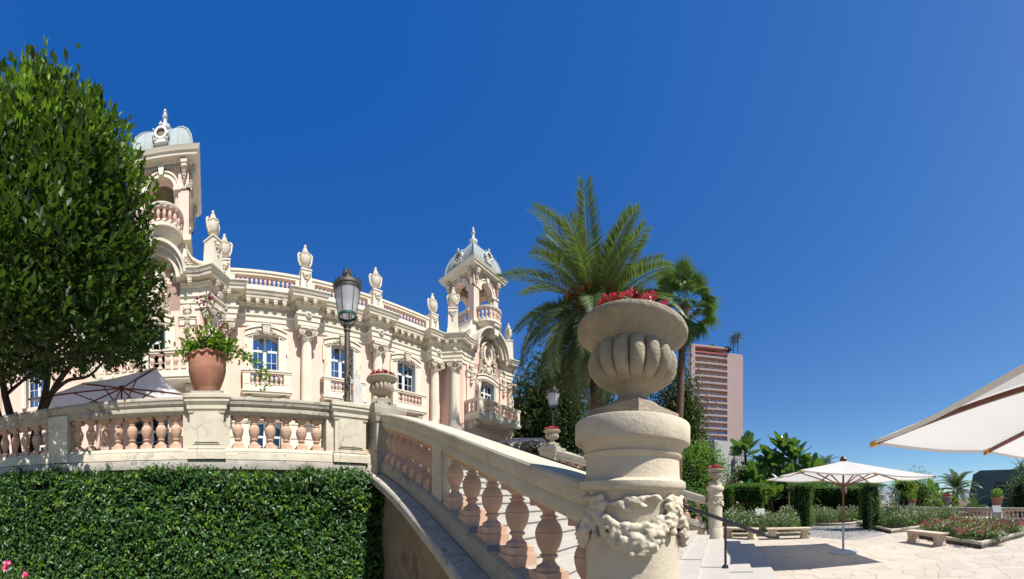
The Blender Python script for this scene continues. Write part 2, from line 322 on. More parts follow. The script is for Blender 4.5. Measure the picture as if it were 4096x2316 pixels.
def thing(name,label,cat,loc=(0,0,0),rz=0.0,group=None):
    o=link(name,None,None,loc,rz); o.empty_display_size=0.2; return tag(o,label,cat,group)
def copy_tree(o,parent=None):
    c=o.copy(); COL.objects.link(c); c.parent=parent
    for ch in list(o.children): copy_tree(ch,c)
    return c
# leaves ------------------------------------------------------------
def leafmesh(name,pos,dirs,nrm,ln,wr,m,fold=0.12,curl=0.0):
    pos=np.asarray(pos,float); dirs=np.asarray(dirs,float); nrm=np.asarray(nrm,float); n=len(pos)
    ln=np.broadcast_to(np.asarray(ln,float),(n,)); wr=np.broadcast_to(np.asarray(wr,float),(n,))
    dirs=dirs/np.maximum(1e-6,np.linalg.norm(dirs,axis=1))[:,None]
    sd=np.cross(dirs,nrm); sd/=np.maximum(1e-6,np.linalg.norm(sd,axis=1))[:,None]; up=np.cross(sd,dirs)
    L=ln[:,None]; Wd=(ln*wr*0.5)[:,None]
    v=np.empty((n,5,3)); v[:,0]=pos; v[:,1]=pos+dirs*L*0.45+sd*Wd+up*L*fold; v[:,2]=pos+dirs*L*0.45-sd*Wd+up*L*fold
    v[:,3]=pos+dirs*L*0.48; v[:,4]=pos+dirs*L-up*L*curl
    tri=np.array([[0,1,3],[0,3,2],[1,4,3],[3,4,2]]); idx=(np.arange(n)[:,None,None]*5+tri[None]).reshape(-1)
    me=bpy.data.meshes.new(name); nf=n*4
    me.vertices.add(n*5); me.vertices.foreach_set('co',v.reshape(-1))
    me.loops.add(nf*3); me.loops.foreach_set('vertex_index',idx.astype(np.int32))
    me.polygons.add(nf); me.polygons.foreach_set('loop_start',np.arange(0,nf*3,3,dtype=np.int32)); me.polygons.foreach_set('loop_total',np.full(nf,3,dtype=np.int32))
    me.polygons.foreach_set('use_smooth',np.ones(nf,dtype=bool))
    me.update(calc_edges=True); me.validate(); me.materials.append(m); return me
def unit(n):
    v=rng.normal(size=(n,3)); return v/np.linalg.norm(v,axis=1)[:,None]
def crown_points(n,center,rad,shell=0.55,power=2.4,clump=0,cr=0.35,lump=0.12):
    """points in a super-ellipsoid, gathered in clumps; returns positions and outward directions"""
    c=np.asarray(center,float); rad=np.asarray(rad,float)
    def pts(k):
        d=unit(k); s=(np.abs(d)**power).sum(1)**(-1/power); rr=(shell+(1-shell)*rng.random(k)**0.6)
        ph=np.sin(d[:,0]*7+1.3)*np.sin(d[:,1]*6+2.1)*np.sin(d[:,2]*8+0.4); rr=rr*(1+lump*ph*2)
        return d*s[:,None]*rr[:,None]*rad, d
    if clump:
        k=max(1,n//clump); b,d=pts(k); p=np.repeat(b,clump,0)+rng.normal(size=(k*clump,3))*cr*0.5; d=np.repeat(d,clump,0)
    else: p,d=pts(n)
    return p+c,d
def foliage(name,pos,out,ln,wr,m,parent,upb=0.5,spread=0.8,fold=0.1,kind='stuff',curl=0.08):
    n=len(pos); d=out*0.8+unit(n)*spread; d[:,2]+=upb
    nr=np.array([0,0,1.0])+unit(n)*0.6+out*0.4
    o=link(name,leafmesh(name,pos,d,nr,ln*(0.65+0.7*rng.random(n)),wr,m,fold,curl),parent)
    if kind: o['kind']=kind
    return o

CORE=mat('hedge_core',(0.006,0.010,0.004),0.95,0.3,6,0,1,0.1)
# ================================================================== ground and terrace
def struct(name,mb,m,**k):
    o=obj(name,mb,m,**k); o['kind']='structure'; return o
struct('ground',MB().box(-2500,2500,-2500,2500,-3.0,-0.06),GRND)
ZT=2.40
# ------------------------------------------------------------------ balusters
def baluster_mesh(name,m,seg=20):
    mb=MB(); h=0.59
    mb.box(-.105,.105,-.105,.105,0,.065); mb.box(-.10,.10,-.10,.10,h-.05,h)
    pr=[(.095,.065),(.098,.08),(.09,.098),(.058,.115),(.046,.135),(.045,.15),(.066,.165),(.068,.178),(.052,.19),(.062,.21),(.085,.25),(.098,.30),(.102,.335),(.104,.345),(.097,.352),(.10,.362),(.085,.40),(.062,.43),(.052,.445),(.066,.452),(.066,.464),(.046,.472),(.048,.495),(.07,.52),(.09,.535),(.092,h-.05)]
    mb.lathe(pr,seg,cap=False); return mb.mesh(name,m)
BALM=baluster_mesh('baluster',PBAL,24)
VBALM=baluster_mesh('villa_baluster',VBAL,10)
# ================================================================== the villa
VC=5.70; VD=13.20
villa=thing('villa','pink and cream villa with two domed towers, fluted columns and roof urns','villa',W(VC,VD,ZT),RZ)
def v(name,mb,m,parent=None,**k):
    if parent is None: return obj(name,mb,m,villa,(-VC,0,-ZT),**k)
    return obj(name,mb,m,parent,**k)
def vpart(name,loc): # an empty is not used: a part is always a mesh; sub-parts are placed relative to it
    pass
def vinst(name,me,parent,loc,rz=0,scale=None): return link(name,me,parent,loc,rz,scale)
def vloc(u,y,z): return (u-VC,y,z-ZT)
colsU=[0.60+3.38*i for i in range(4)]; winU=[2.29,5.67,9.05]
PR=13.78; PL=-2.20; PW=1.85; PY=-1.10     # pavilion centres, half width of the front, depth of the front
ZE=8.73                                    # underside of the entablature
# --- walls
wb=MB(); holes=[]
for u in winU: holes+= [(u-.575,u+.575,6.05,8.42),(u-.70,u+.70,2.4,4.85)]
wb.wall(PL+2.2,PR-2.2,2.2,9.9,0,.45,holes)
v('wall',wb,PINK,smooth=False)
for c in (PL,PR):
    mb=MB(); mb.wall(c-PW,c+PW,2.2,9.9,PY,PY+.4,[(c-.60,c+.60,6.05,8.25),(c-.7,c+.7,2.4,4.85)])
    for s in (-1,1):
        a,b=(c+s*PW,PY),(c+s*(PW+.55),PY+.55)
        q=[a,b,(b[0],.6),(b[0]-s*.35,.6),(b[0]-s*.35,PY+.69),(a[0]-s*.05,PY+.399)]
        mb.prism(q,2.2,9.9)
    v('pavilion_wall',mb,PINK,smooth=False)
# left wing, seen only through the tree, and the low wing right of the villa
mb=MB(); lw=[(-14.4+i*3.0,-13.2+i*3.0) for i in range(3)]
mb.wall(-17,PL-PW-.3,2.2,9.9,0.2,.6,[(a,b,6.05,8.4) for a,b in lw]+[(a,b,2.4,4.8) for a,b in lw]); v('wing_wall',mb,PINK,smooth=False)
# --- roof slab behind the parapet
v('roof',MB().box(-17,PR+2.4,.45,8.5,9.2,9.9).box(-17,PR+2.4,8.1,8.5,2.2,9.2),CREAM,smooth=False)
# --- ground-floor plinth courses
mb=MB()
for i in range(5):
    z=2.45+i*.58; segs=[(PL+2.5,winU[0]-1.0),(winU[0]+1.0,winU[1]-1.0),(winU[1]+1.0,winU[2]-1.0),(winU[2]+1.0,PR-2.45)]
    for a,b in segs: mb.box(a,b,-.07,0.02,z,z+.53)
v('rusticated_base',mb,CREAM,smooth=False)
v('string_course',MB().sweep([(PL+2.4,0),(PR-2.4,0)],[(0,5.25),(.10,5.25),(.14,5.34),(.14,5.42),(.06,5.5),(0,5.5)]),CREAM)
# --- entablature swept along the front, breaking forward over the columns
def ent_path():
    p=[(-17,.2),(PL-PW-.55,.2)]
    def pav(c):
        k=.12
        return [(c-PW-.55,PY+.85),(c-PW-.80,PY+.62),(c-PW-.18,PY-.0),(c-PW+.05,PY-.0+.0)], [(c+PW-.05,PY),(c+PW+.18,PY),(c+PW+.80,PY+.62),(c+PW+.55,PY+.85)]
    return p
def brk(u,w=.40,o=.48): return [(u-w,0),(u-w,-o),(u+w,-o),(u+w,0)]
def pav_left(c):  return [(c-PW-.55,0.0),(c-PW-.55,PY+.92),(c-PW-.86,PY+.55),(c-PW-.30,PY-.12),(c-PW+.02,PY),(c-1.12,PY)]
def pav_right(c): return [(c+1.12,PY),(c+PW-.02,PY),(c+PW+.30,PY-.12),(c+PW+.86,PY+.55),(c+PW+.55,PY+.92),(c+PW+.55,0.0)]
pathA=[(PL-PW-.46,.3),(PL-PW-.46,PY+.95)]+pav_left(PL)[2:]; pathW=[(-17,.2,-.008),(PL-PW-.3,.2,-.008)]
main=[(PL+PW+.3,-.48),(colsU[0]+.40,-.48),(colsU[0]+.40,0)]
for u in colsU[1:3]: main+=brk(u)
main+=[(colsU[3]-.40,0),(colsU[3]-.40,-.48),(PR-PW-.3,-.48)]
main=[(x,y,-.004) for x,y in main]
pathB=pav_right(PL)[:4]+[(PL+PW+.46,PY+.95),(PL+PW+.46,.3)]; pathD=[(PR-PW-.46,.3),(PR-PW-.46,PY+.95)]+pav_left(PR)[2:]
pathC=pav_right(PR)[:4]+[(PR+PW+.46,PY+.95),(PR+PW+.46,2.5)]
ALLP=(pathA,pathB,pathD,pathC,main,pathW)
CORN=[(-.25,9.62),(.10,9.62),(.13,9.66),(.13,9.71),(.33,9.72),(.345,9.83),(.375,9.84),(.40,9.92),(.44,9.97),(.44,10.02),(-.25,10.06)]
ARCH=[(-.2,ZE),(.05,ZE),(.05,ZE+.17),(.085,ZE+.18),(.085,ZE+.36),(.14,ZE+.40),(.14,ZE+.46),(.03,ZE+.47),(.03,9.50),(.08,9.53),(.10,9.60),(.14,9.625),(-.2,9.625)]
mb=MB()
for p in ALLP: mb.sweep(p,ARCH)
v('architrave',mb,CREAM,ang=25)
mb=MB()
for p in ALLP: mb.sweep(p,CORN)
v('cornice',mb,CREAMC,ang=25)
# modillions: one object for every bracket under the cornice
mm=MB(); mm.box(-.085,.085,-.21,.02,-.03,.09).box(-.07,.07,-.17,.0,-.11,-.03,None).lathe([(.055,-.072),(.055,.072)],10,M=Matrix.Translation((0,-.15,-.07))@Matrix.Rotation(PI/2,4,'Y'))
MODM=mm.mesh('modillion',CREAMC)
def along(path,step,off,skip=0.35):
    res=[]
    for a,b in zip(path,path[1:]):
        L=math.hypot(b[0]-a[0],b[1]-a[1]); 
        if L<0.5: continue
        n=max(1,int(round((L-.2)/step))); t=((b[0]-a[0])/L,(b[1]-a[1])/L)
        for i in range(n):
            s=(i+.5)*L/n; res.append((a[0]+t[0]*s+t[1]*off,a[1]+t[1]*s-t[0]*off,math.atan2(t[1],t[0])))
    return res
for p in (pathA[1:],pathB[:4],[q[:2] for q in main],pathD[2:],pathC[:4]):
    for x,y,a in along(p,.36,.11): vinst('modillion',MODM,villa,vloc(x,y,9.625),a)
# fluted frieze tongues, one object per bay
for a,b in ((colsU[0]+.42,colsU[1]-.42),(colsU[1]+.42,colsU[2]-.42),(colsU[2]+.42,colsU[3]-.42)):
    mb=MB(); n=int((b-a)/.075)
    for i in range(n):
        x=a+(i+.5)*(b-a)/n; mb.box(x-.026,x+.026,-.055,-.02,9.24,9.47)
    v('fluted_frieze',mb,ORN,smooth=False)
# --- columns
def fl(a,r,z): return r*(1-.055*max(0,math.cos(a*20))**.5) if .3<z<2.98 else r
H=8.60-5.35
mb=MB(); pr=[(.30,0),(.30,.10),(.27,.13),(.285,.18),(.245,.24),(.232,.31)]+[(.232-.03*(i/10)**1.6,.34+(H-.36-.34)*i/10) for i in range(11)]+[(.205,H-.34),(.225,H-.32),(.225,H-.29),(.21,H-.28)]
def flute(a,r,z): return r*(1-.09*(0.5+0.5*math.cos(a*20))**2) if .33<z<H-.355 else r
mb.lathe(pr,120,mod=flute); mb.box(-.32,.32,-.32,.32,-.25,0)
COLM=mb.mesh('column',CREAM,60)
def capital_mesh():
    mb=MB(); mb.lathe([(.21,0),(.22,.05),(.25,.12),(.24,.16),(.30,.24),(.30,.27)],20)
    mb.box(-.36,.36,-.36,.30,.27,.33); mb.box(-.34,.34,-.34,.28,.33,.37)
    for s in (-1,1):
        M=Matrix.Translation((s*.27,-.30,.16))@Matrix.Rotation(PI/2,4,'X')
        mb.lathe([(.0,-.045),(.13,-.04),(.135,.0),(.13,.03),(.10,.03),(.098,.015),(.075,.015),(.07,.045),(.045,.045),(.04,.03),(.0,.06)],18,M=M)
        M=Matrix.Translation((s*.30,.05,.16))@Matrix.Rotation(PI/2,4,'Y'); mb.lathe([(.12,-.04),(.125,.04)],12,M=M)
        for k in range(3): mb.blob((s*(.05+.06*k),-.25-.02*k,.0-.03*(2-k)),(.04,.04,.045),0,jit=.15)
        mb.blob((s*.20,-.27,.0),(.035,.04,.07),0,jit=.15); mb.blob((s*.20,-.26,-.09),(.028,.03,.04),0)
        for k in range(4): mb.blob((s*(.05+.05*k),-.31,.22-.012*k),(.035,.035,.03),0)
    mb.blob((0,-.34,.27),(.075,.07,.075),1,jit=.12); mb.blob((0,-.27,.12),(.05,.05,.07),0,jit=.1)
    return mb.mesh('capital',ORN)
CAPM=capital_mesh()
def rosette(m=ORN,r=.13):
    mb=MB(); mb.blob((0,-.05,0),(r*.35,.07,r*.35),0)
    for k in range(9):
        a=2*PI*k/9; mb.blob((r*.62*math.cos(a),-.02,r*.75*math.sin(a)),(r*.42,.055,r*.42),0,jit=.25)
    return mb.mesh('rosette',m)
ROSM=rosette()
def column(u,y,rz=0):
    c=vinst('column',COLM,villa,vloc(u,y,5.35),rz)
    vinst('capital',CAPM,c,(0,0,H-.28)); vinst('rosette',ROSM,c,(0,-.36,H+.52))
    return c
for u in colsU: column(u,-.22)
for c in (PL,PR):
    column(c-PW-.48,PY+.10,-PI/4); column(c+PW+.48,PY+.10,PI/4)
# --- windows, each with its panes, frame, surround and shutters
def pane_mesh(wd,ht,m=GLASS): return MB().box(-wd/2,wd/2,-.004,.004,0,ht).mesh('pane',m,smooth=False)
def window(u,y,z0,ztop,hw,glass,arched=True,rows=4,cols=2,zt=None,shut=True,name='window'):
    """casement pair with transom light; origin at the sill"""
    h=ztop-z0; fr=MB(); zt=(zt or ztop-.62)-z0
    fr.box(-hw,-hw+.05,-.03,.03,0,h); fr.box(hw-.05,hw,-.03,.03,0,h); fr.box(-hw,hw,-.032,.028,h-.05,h); fr.box(-hw,hw,-.03,.03,0,.07)
    fr.box(-hw,hw,-.045,.035,zt-.045,zt+.045); fr.box(-.045,.045,-.05,.03,0,h-.04)
    cw=hw-.05-.045
    pieces=[]
    for s in (-1,1):
        x0=.045 if s>0 else -.045-cw
        fr.box(x0,x0+.025,-.034,.02,.07,zt-.04); fr.box(x0+cw-.025,x0+cw,-.034,.02,.07,zt-.04)
        pw=cw/cols; ph=(zt-.045-.07)/rows
        for i in range(cols):
            if i: fr.box(x0+i*pw-.009,x0+i*pw+.009,-.025,.015,.07,h-.05)
            for j in range(rows): pieces.append((x0+(i+.5)*pw,.07+j*ph,pw,ph))
            pieces.append((x0+(i+.5)*pw,zt+.045,pw,h-.05-zt-.045))
        for j in range(1,rows): fr.box(x0,x0+cw,-.024,.014,.07+j*ph-.009,.07+j*ph+.009)
    if arched:  # segmental head filling the corners
        n=8
        for s in (-1,1):
            poly=[(s*hw,h-.26)]+[(s*hw*(1-k/n),h-.26+.21*math.sin(PI/2*k/n)) for k in range(n+1)]+[(0,h),(s*hw,h)]
            fr.vprism(poly,-.036,.02)
    w_=v(name,fr,WHITE,smooth=False); w_.location=vloc(u,y,z0)
    cache={}
    for x,z,pw,ph in pieces:
        k=(round(pw,4),round(ph,4),glass.name)
        if k not in PANES: PANES[k]=pane_mesh(pw,ph,glass)
        vinst('pane',PANES[k],w_,(x,0,z))
    vinst('room_shade',ROOMM,w_,(0,.28,0),0,(hw*2,1,h))
    if shut:
        for s in (-1,1):
            sh=MB(); x=s*(hw-.02); sh.box(x-.02,x+.02,-.33,-.05,0.02,h-.10)
            for k in range(22): zz=.1+k*(h-.3)/22; sh.box(x-s*.03-.008,x-s*.03+.008,-.31,-.07,zz,zz+.055)
            o=obj('shutter',sh,SHUT,w_,smooth=False)
    return w_
PANES={}
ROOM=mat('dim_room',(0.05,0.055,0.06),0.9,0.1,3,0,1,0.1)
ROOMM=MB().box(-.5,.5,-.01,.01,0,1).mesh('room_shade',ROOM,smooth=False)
def surround(u,y,z0,zs,hw,name='window_surround',key=True):
    """cream moulded frame with ears, segmental head, keystone and leaf ornament"""
    mb=MB()
    for s in (-1,1):
        xa,xb=sorted((u+s*hw,u+s*(hw+.27))); mb.box(xa,xb,y-.10,y+.02,z0,zs); xa,xb=sorted((u+s*(hw+.05),u+s*(hw+.22))); mb.box(xa,xb,y-.135,y-.098,z0,zs-.02)
        xa,xb=sorted((u+s*(hw+.22),u+s*(hw+.34))); mb.box(xa,xb,y-.095,y+.02,zs-.55,zs+.12)
        xa,xb=sorted((u+s*(hw-.10),u+s*hw)); 
    n=12
    for w0,w1,yy in ((-.02,.25,-.10),(.05,.20,-.135),(.25,.33,-.18)):
        vs=[]; 
        for i in range(n+1):
            t=-1+2*i/n; x=u+t*(hw+.30); zb=zs+.02+.20*(1-t*t)
            vs.append((x,zb))
        poly=[(x,z+w0) for x,z in vs]+[(x,z+w1) for x,z in reversed(vs)]
        for i in range(n):
            q=[(vs[i][0],vs[i][1]+w0),(vs[i+1][0],vs[i+1][1]+w0),(vs[i+1][0],vs[i+1][1]+w1),(vs[i][0],vs[i][1]+w1)]
            mb.vprism(q,y+yy,y+.02)
    o=v(name,mb,CREAM,smooth=False)
    if key:
        kb=MB(); kb.vprism([(-.12,0),(.12,0),(.17,.36),(-.17,.36)],-.26,0); kb.box(-.20,.20,-.29,0,.36,.41)
        for k in range(3): kb.box(-.09+.07*k-.015+.0,-.09+.07*k+.035,-.28,-.25,.05,.33)
        for s in (-1,1):
            for k in range(7): kb.blob((s*(.20+.055*k),-.14+.01*k,.20-.022*k+random.uniform(-.05,.05)),(.06,.06,.055),0,jit=.3)
        k_=obj('keystone',kb,ORN,o); k_.location=(u,y,zs+.14)
    return o
def balcony(u,y,z0,hw,proj,nb,rail_z,big=False,name='balcony',bays=1):
    """z0: top of the slab; y: wall plane"""
    yf=y-proj; mb=MB()
    prof=[(0,-.02),(.0,.0),(.0,0.0)]
    mb.box(u-hw,u+hw,yf,y+.02,z0-.10,z0+.06); mb.box(u-hw-.06,u+hw+.06,yf-.06,y+.02,z0-.16,z0-.10); mb.box(u-hw-.02,u+hw+.02,yf-.02,y+.02,z0-.24,z0-.16)
    mb.box(u-hw+.03,u+hw-.03,yf+.03,y+.02,z0+.06,z0+.13)
    b=v(name,mb,CREAM,smooth=False)
    rb=MB(); rb.box(u-hw-.02,u+hw+.02,yf-.02,yf+.17,rail_z-.10,rail_z-.03); rb.box(u-hw-.05,u+hw+.05,yf-.05,yf+.20,rail_z-.03,rail_z+.03)
    for s in (-1,1):
        xa,xb=sorted((u+s*(hw+.02),u+s*(hw-.17))); rb.box(xa,xb,yf+.17,y+.02,rail_z-.101,rail_z-.031); xa,xb=sorted((u+s*(hw+.05),u+s*(hw-.20))); rb.box(xa,xb,yf+.2,y+.02,rail_z-.031,rail_z+.029)
    obj('rail',rb,CREAM,b,smooth=False)
    pw=.30
    edges=[-hw+ (2*hw)*i/bays for i in range(bays+1)]
    for i,e in enumerate(edges):
        x=e+(pw/2 if i==0 else (-pw/2 if i==bays else 0)); p=MB(); ww=pw/2 if i in (0,bays) else .10
        p.box(u+x-ww,u+x+ww,yf+.0,yf+.15,z0+.06,rail_z-.10)
        if ww>.12: p.box(u+x-ww+.05,u+x+ww-.05,yf-.012,yf+.002,z0+.14,rail_z-.17)
        obj('pier',p,CREAM,b,smooth=False)
    hb=rail_z-.10-z0-.13; sc=(hb/.59*.95,hb/.59*.95,hb/.59)
    for i in range(bays):
        a=edges[i]+(pw if i==0 else .10); c=edges[i+1]-(pw if i==bays-1 else .10)
        for k in range(nb): link('baluster',VBALM,b,(u+a+(c-a)*(k+.5)/nb,yf+.09,z0+.13),0,sc)
    if proj>.8:
        for s in (-1,1):
            for k in range(2): link('baluster',VBALM,b,(u+s*(hw-.09),yf+.36+k*.27,z0+.13),0,sc)
    # consoles
    for s in (-1,1):
        x=u+s*(hw-.28); c=MB(); dd=proj*.75
        c.vprism([(-.0,0)]*0 or [(x-.14,z0-.24),(x+.14,z0-.24),(x+.12,z0-.62),(x-.12,z0-.62)],y-dd*.55,y+.01)
        c.lathe([(.10,-.13),(.13,-.10),(.13,.10),(.10,.13)],14,M=Matrix.Translation((x,y-dd*.72,z0-.36))@Matrix.Rotation(PI/2,4,'Y'))
        c.lathe([(.07,-.12),(.09,.0),(.07,.12)],12,M=Matrix.Translation((x,y-dd*.30,z0-.62))@Matrix.Rotation(PI/2,4,'Y'))
        o=obj('console',c,ORN,b)
        r_=link('console_rosette',ROSM,b,(x,y-dd*.55-.04,z0-.44),0,.75)
    g=MB(); n=int(hw*2/.11)
    for k in range(n):
        t=-1+2*(k+.5)/n; 
        if abs(t)>.98: continue
        g.blob((u+t*(hw-.42),y-.07,z0-.52+.07*t*t+random.uniform(-.02,.02)),(.085,.07,.065),0,jit=.25)
    for s in (-1,1):
        for k in range(8):
            a=PI*2*k/8; g.blob((u+s*(hw+.12)+.13*math.cos(a),y-.03,z0-.5+.13*math.sin(a)),(.035,.03,.045),0)
    obj('garland',g,ORN,b)
    return b
for u in winU:
    window(u,.22,6.05,8.42,.575,GLASS); surround(u,0,6.05,8.20,.575)
    balcony(u,0,6.10,.98,.42,7,6.78)
    window(u,.25,2.4,4.85,.70,DGLASS,rows=5,zt=4.25,name='french_window')
    surround(u,0,2.4,4.70,.70,key=False)
for c in (PL,PR):
    window(c,PY+.22,6.05,8.25,.60,GLASS); surround(c,PY,6.05,8.05,.60,key=False)
    balcony(c,PY,6.00,1.75,1.05,5,6.76,bays=2)
    window(c,PY+.25,2.4,4.85,.70,DGLASS,rows=5,zt=4.25,name='french_window')
for a,b in lw: window((a+b)/2,.4,6.05,8.4,.6,GLASS,shut=False); surround((a+b)/2,.2,6.05,8.2,.6,key=False); window((a+b)/2,.4,2.4,4.8,.6,DGLASS,shut=False,name='french_window')
# --- pilaster strips with hanging husks on the pavilions, arched gable, cartouche
def husks(n,r):
    mb=MB(); z=0
    mb.blob((0,-.05,.05),(r*1.35,.08,r*1.1),0,jit=.2)
    for s in (-1,1): mb.blob((s*r*.9,-.04,.10),(r*.6,.06,r*.7),0,jit=.2)
    for k in range(n):
        rr=r*(1-.07*k); mb.blob((0,-.05,z-rr*.8),(rr*.9,.07,rr*1.0),0,jit=.12)
        for s in (-1,1): mb.blob((s*rr*.55,-.03,z-rr*.6),(rr*.5,.05,rr*.8),0,jit=.15)
        z-=rr*1.75
    mb.blob((0,-.03,z-.02),(r*.3,.04,r*.6),0)
    return mb.mesh('husk_garland',ORN)
HUSK=husks(5,.12)
for c in (PL,PR):
    for s in (-1,1):
        x=c+s*1.38; v('pilaster_strip',MB().box(x-.28,x+.28,PY-.10,PY+.02,5.5,8.73),PINK,smooth=False)
        v('pilaster_cap',MB().box(x-.32,x+.32,PY-.16,PY,8.28,8.36).box(x-.34,x+.34,PY-.20,PY,8.36,8.42).box(x-.30,x+.30,PY-.14,PY,8.08,8.28),CREAM,smooth=False)
        vinst('husk_garland',HUSK,villa,vloc(x,PY-.14,8.62))
    mb=MB(); z=9.72
    for ri,ro,y0 in ((.98,1.16,-.36),(1.16,1.26,-.50),(1.26,1.36,-.62)): mb.arch(c,z,ri,ro,PY+y0,PY+.5,n=28)
    g=v('arched_gable',mb,CREAMC,ang=20)
    t=MB(); t.vprism([(c+1.2*math.cos(PI*i/20),z+1.2*math.sin(PI*i/20)) for i in range(21)],PY+.02,PY+.12); t.box(c-1.14,c+1.14,PY+.0,PY+.12,8.70,z)
    obj('tympanum',t,PINK,g,smooth=False)
    for k in range(7):
        a=PI*(k+.5)/7; link('modillion',MODM,g,(c+.93*math.cos(a),PY+.02,z+.93*math.sin(a)),0,None).rotation_euler=(0,-(a-PI/2),0)
    # oval niche
    ov=MB(); 
    for ri,ro,yy in ((.27,.37,-.14),(.24,.29,-.06)):
        n=28; vs=[];
        for i in range(n):
            a=2*PI*i/n; q=(math.cos(a),math.sin(a)*1.45)
            vs+=[(c+ri*q[0],PY+yy,9.72+ri*q[1]),(c+ro*q[0],PY+yy,9.72+ro*q[1]),(c+ro*q[0],PY+.05,9.72+ro*q[1]),(c+ri*q[0],PY+.05,9.72+ri*q[1])]
        ov.add(vs,[(i*4+j,i*4+(j+1)%4,((i+1)%n)*4+(j+1)%4,((i+1)%n)*4+j) for i in range(n) for j in range(4)])
    obj('oval_frame',ov,CREAM,g)
    cg=MB()
    for k in range(26):    # festoon round the oval
        a=-.5+ (PI+1.0)*k/25; cg.blob((c+.55*math.cos(a),PY-.10,9.70+.68*math.sin(a)),(.085,.09,.085),0,jit=.25)
    for s in (-1,1):
        for k in range(8): cg.blob((c+s*(.58+.02*k),PY-.09,9.25-.10*k),(.07,.08,.07),0,jit=.25)
        for k in range(7): cg.blob((c+s*(.50+random.uniform(-.13,.13)),PY-.10,8.72+random.uniform(-.12,.12)),(.07,.08,.07),0,jit=.25)
        cg.lathe([(.03,-.05),(.10,-.05),(.11,.05),(.03,.09)],14,M=Matrix.Translation((c+s*.26,PY-.12,8.98))@Matrix.Rotation(PI/2,4,'X'))
        cg.tube([(c+s*.22,PY-.1,9.02),(c+s*.34,PY-.12,8.80),(c+s*.24,PY-.12,8.58),(c+s*.10,PY-.1,8.50)],[.05,.06,.05,.03],8)
    cg.blob((c,PY-.13,8.78),(.19,.12,.25),1); cg.blob((c,PY-.12,9.12),(.20,.10,.07),0,jit=.2); cg.blob((c,PY-.1,8.47),(.10,.09,.08),0,jit=.2)
    obj('cartouche',cg,ORN,g)
    ks=MB(); ks.vprism([(c-.15,10.62),(c+.15,10.62),(c+.22,11.16),(c-.22,11.16)],PY-.74,PY); ks.lathe([(.06,-.2),(.10,-.16),(.10,.16),(.06,.2)],14,M=Matrix.Translation((c,PY-.74,11.10))@Matrix.Rotation(PI/2,4,'Y')); obj('keystone',ks,CREAM,g)
# --- parapet balustrade, urn pedestals, urns
def roof_urn_mesh():
    mb=MB(); pr=[(.17,0),(.17,.05),(.11,.08),(.07,.13),(.07,.17),(.10,.19),(.15,.24),(.205,.36),(.235,.50),(.24,.58),(.215,.63),(.225,.645),(.245,.66),(.245,.69),(.20,.705),(.11,.72),(.085,.75),(.085,.79),(.125,.81),(.125,.84),(.11,.85),(.115,.90),(.085,.94),(.07,.95),(.085,.97),(.07,1.0),(.035,1.02),(.05,1.045),(.06,1.075),(.05,1.11),(.02,1.135),(0,1.14)]
    mb.lathe(pr,28,mod=lambda a,r,z: r*(1+.06*math.cos(a*12)) if .2<z<.45 else r)
    for s in (-1,1):
        mb.tube([(s*.17,0,.30),(s*.25,0,.33),(s*.285,0,.44),(s*.30,0,.58),(s*.30,0,.70),(s*.25,0,.755),(s*.20,0,.71)],[.025,.035,.035,.035,.045,.045,.03],8)
        mb.blob((s*.20,0,.27),(.055,.05,.06),0)
    for k in range(10):
        a=2*PI*k/10; mb.blob((.235*math.cos(a),.235*math.sin(a),.60),(.035,.035,.03),0)
    return mb.mesh('roof_urn',CREAM)
RURN=roof_urn_mesh()
def urn_pedestal(u,y,rz,z1=11.25,wd=.25,festoon=True):
    mb=MB(); mb.box(-wd-.05,wd+.05,-wd-.05,wd+.05,0,.40,None,.03,.03); mb.box(-wd,wd,-wd,wd,.40,z1-9.96-.06,None,.04,.04); mb.box(-wd+.01,wd-.01,-wd+.01,wd-.01,z1-9.96-.06,z1-9.96)
    p=v('urn_pedestal',mb,CREAM,smooth=False); p.location=vloc(u,y,9.96); p.rotation_euler=(0,0,rz)
    f=MB(); zt=z1-9.96-.22
    for k in range(4):
        for s in (-1,1):
            if k<3: f.blob((s*(.14-.04*k),-wd-.0,zt-.10*k),(.06,.05,.06),0,jit=.3)
        f.blob((0,-wd-.0,zt-.06-.13*k),(.06-.008*k,.055,.07),0,jit=.25)
    obj('festoon',f,ORN,p); vinst('roof_urn',RURN,p,(0,0,z1-9.96),random.uniform(-.1,.1))
    return p
for u in colsU: urn_pedestal(u,-.02,0)
for c in (PL,PR):
    urn_pedestal(c-PW-.48,PY+.25,-PI/4,11.45,.27); urn_pedestal(c+PW+.48,PY+.25,PI/4,11.45,.27)
for a,b in zip(colsU,colsU[1:]):
    mb=MB(); mb.box(a+.30,b-.30,-.10,.22,10.03,10.38)
    p=v('parapet',mb,CREAM,smooth=False)
    r_=MB(); r_.box(a+.24,b-.24,-.06,.18,10.80,10.90); r_.box(a+.24,b-.24,-.10,.22,10.90,10.99); r_.box(a+.26,a+.42,-.05,.17,10.38,10.80); r_.box(b-.42,b-.26,-.05,.17,10.38,10.80); obj('rail',r_,CREAM,p,smooth=False)
    for k in range(13): link('baluster',VBALM,p,(a+.48+(b-a-.96)*(k+.5)/13,.06,10.38),0,(.62,.62,.42/.59))
mb=MB(); mb.box(-17,PL-PW-.6,.12,.4,9.97,10.9); v('wing_parapet',mb,CREAM,smooth=False)
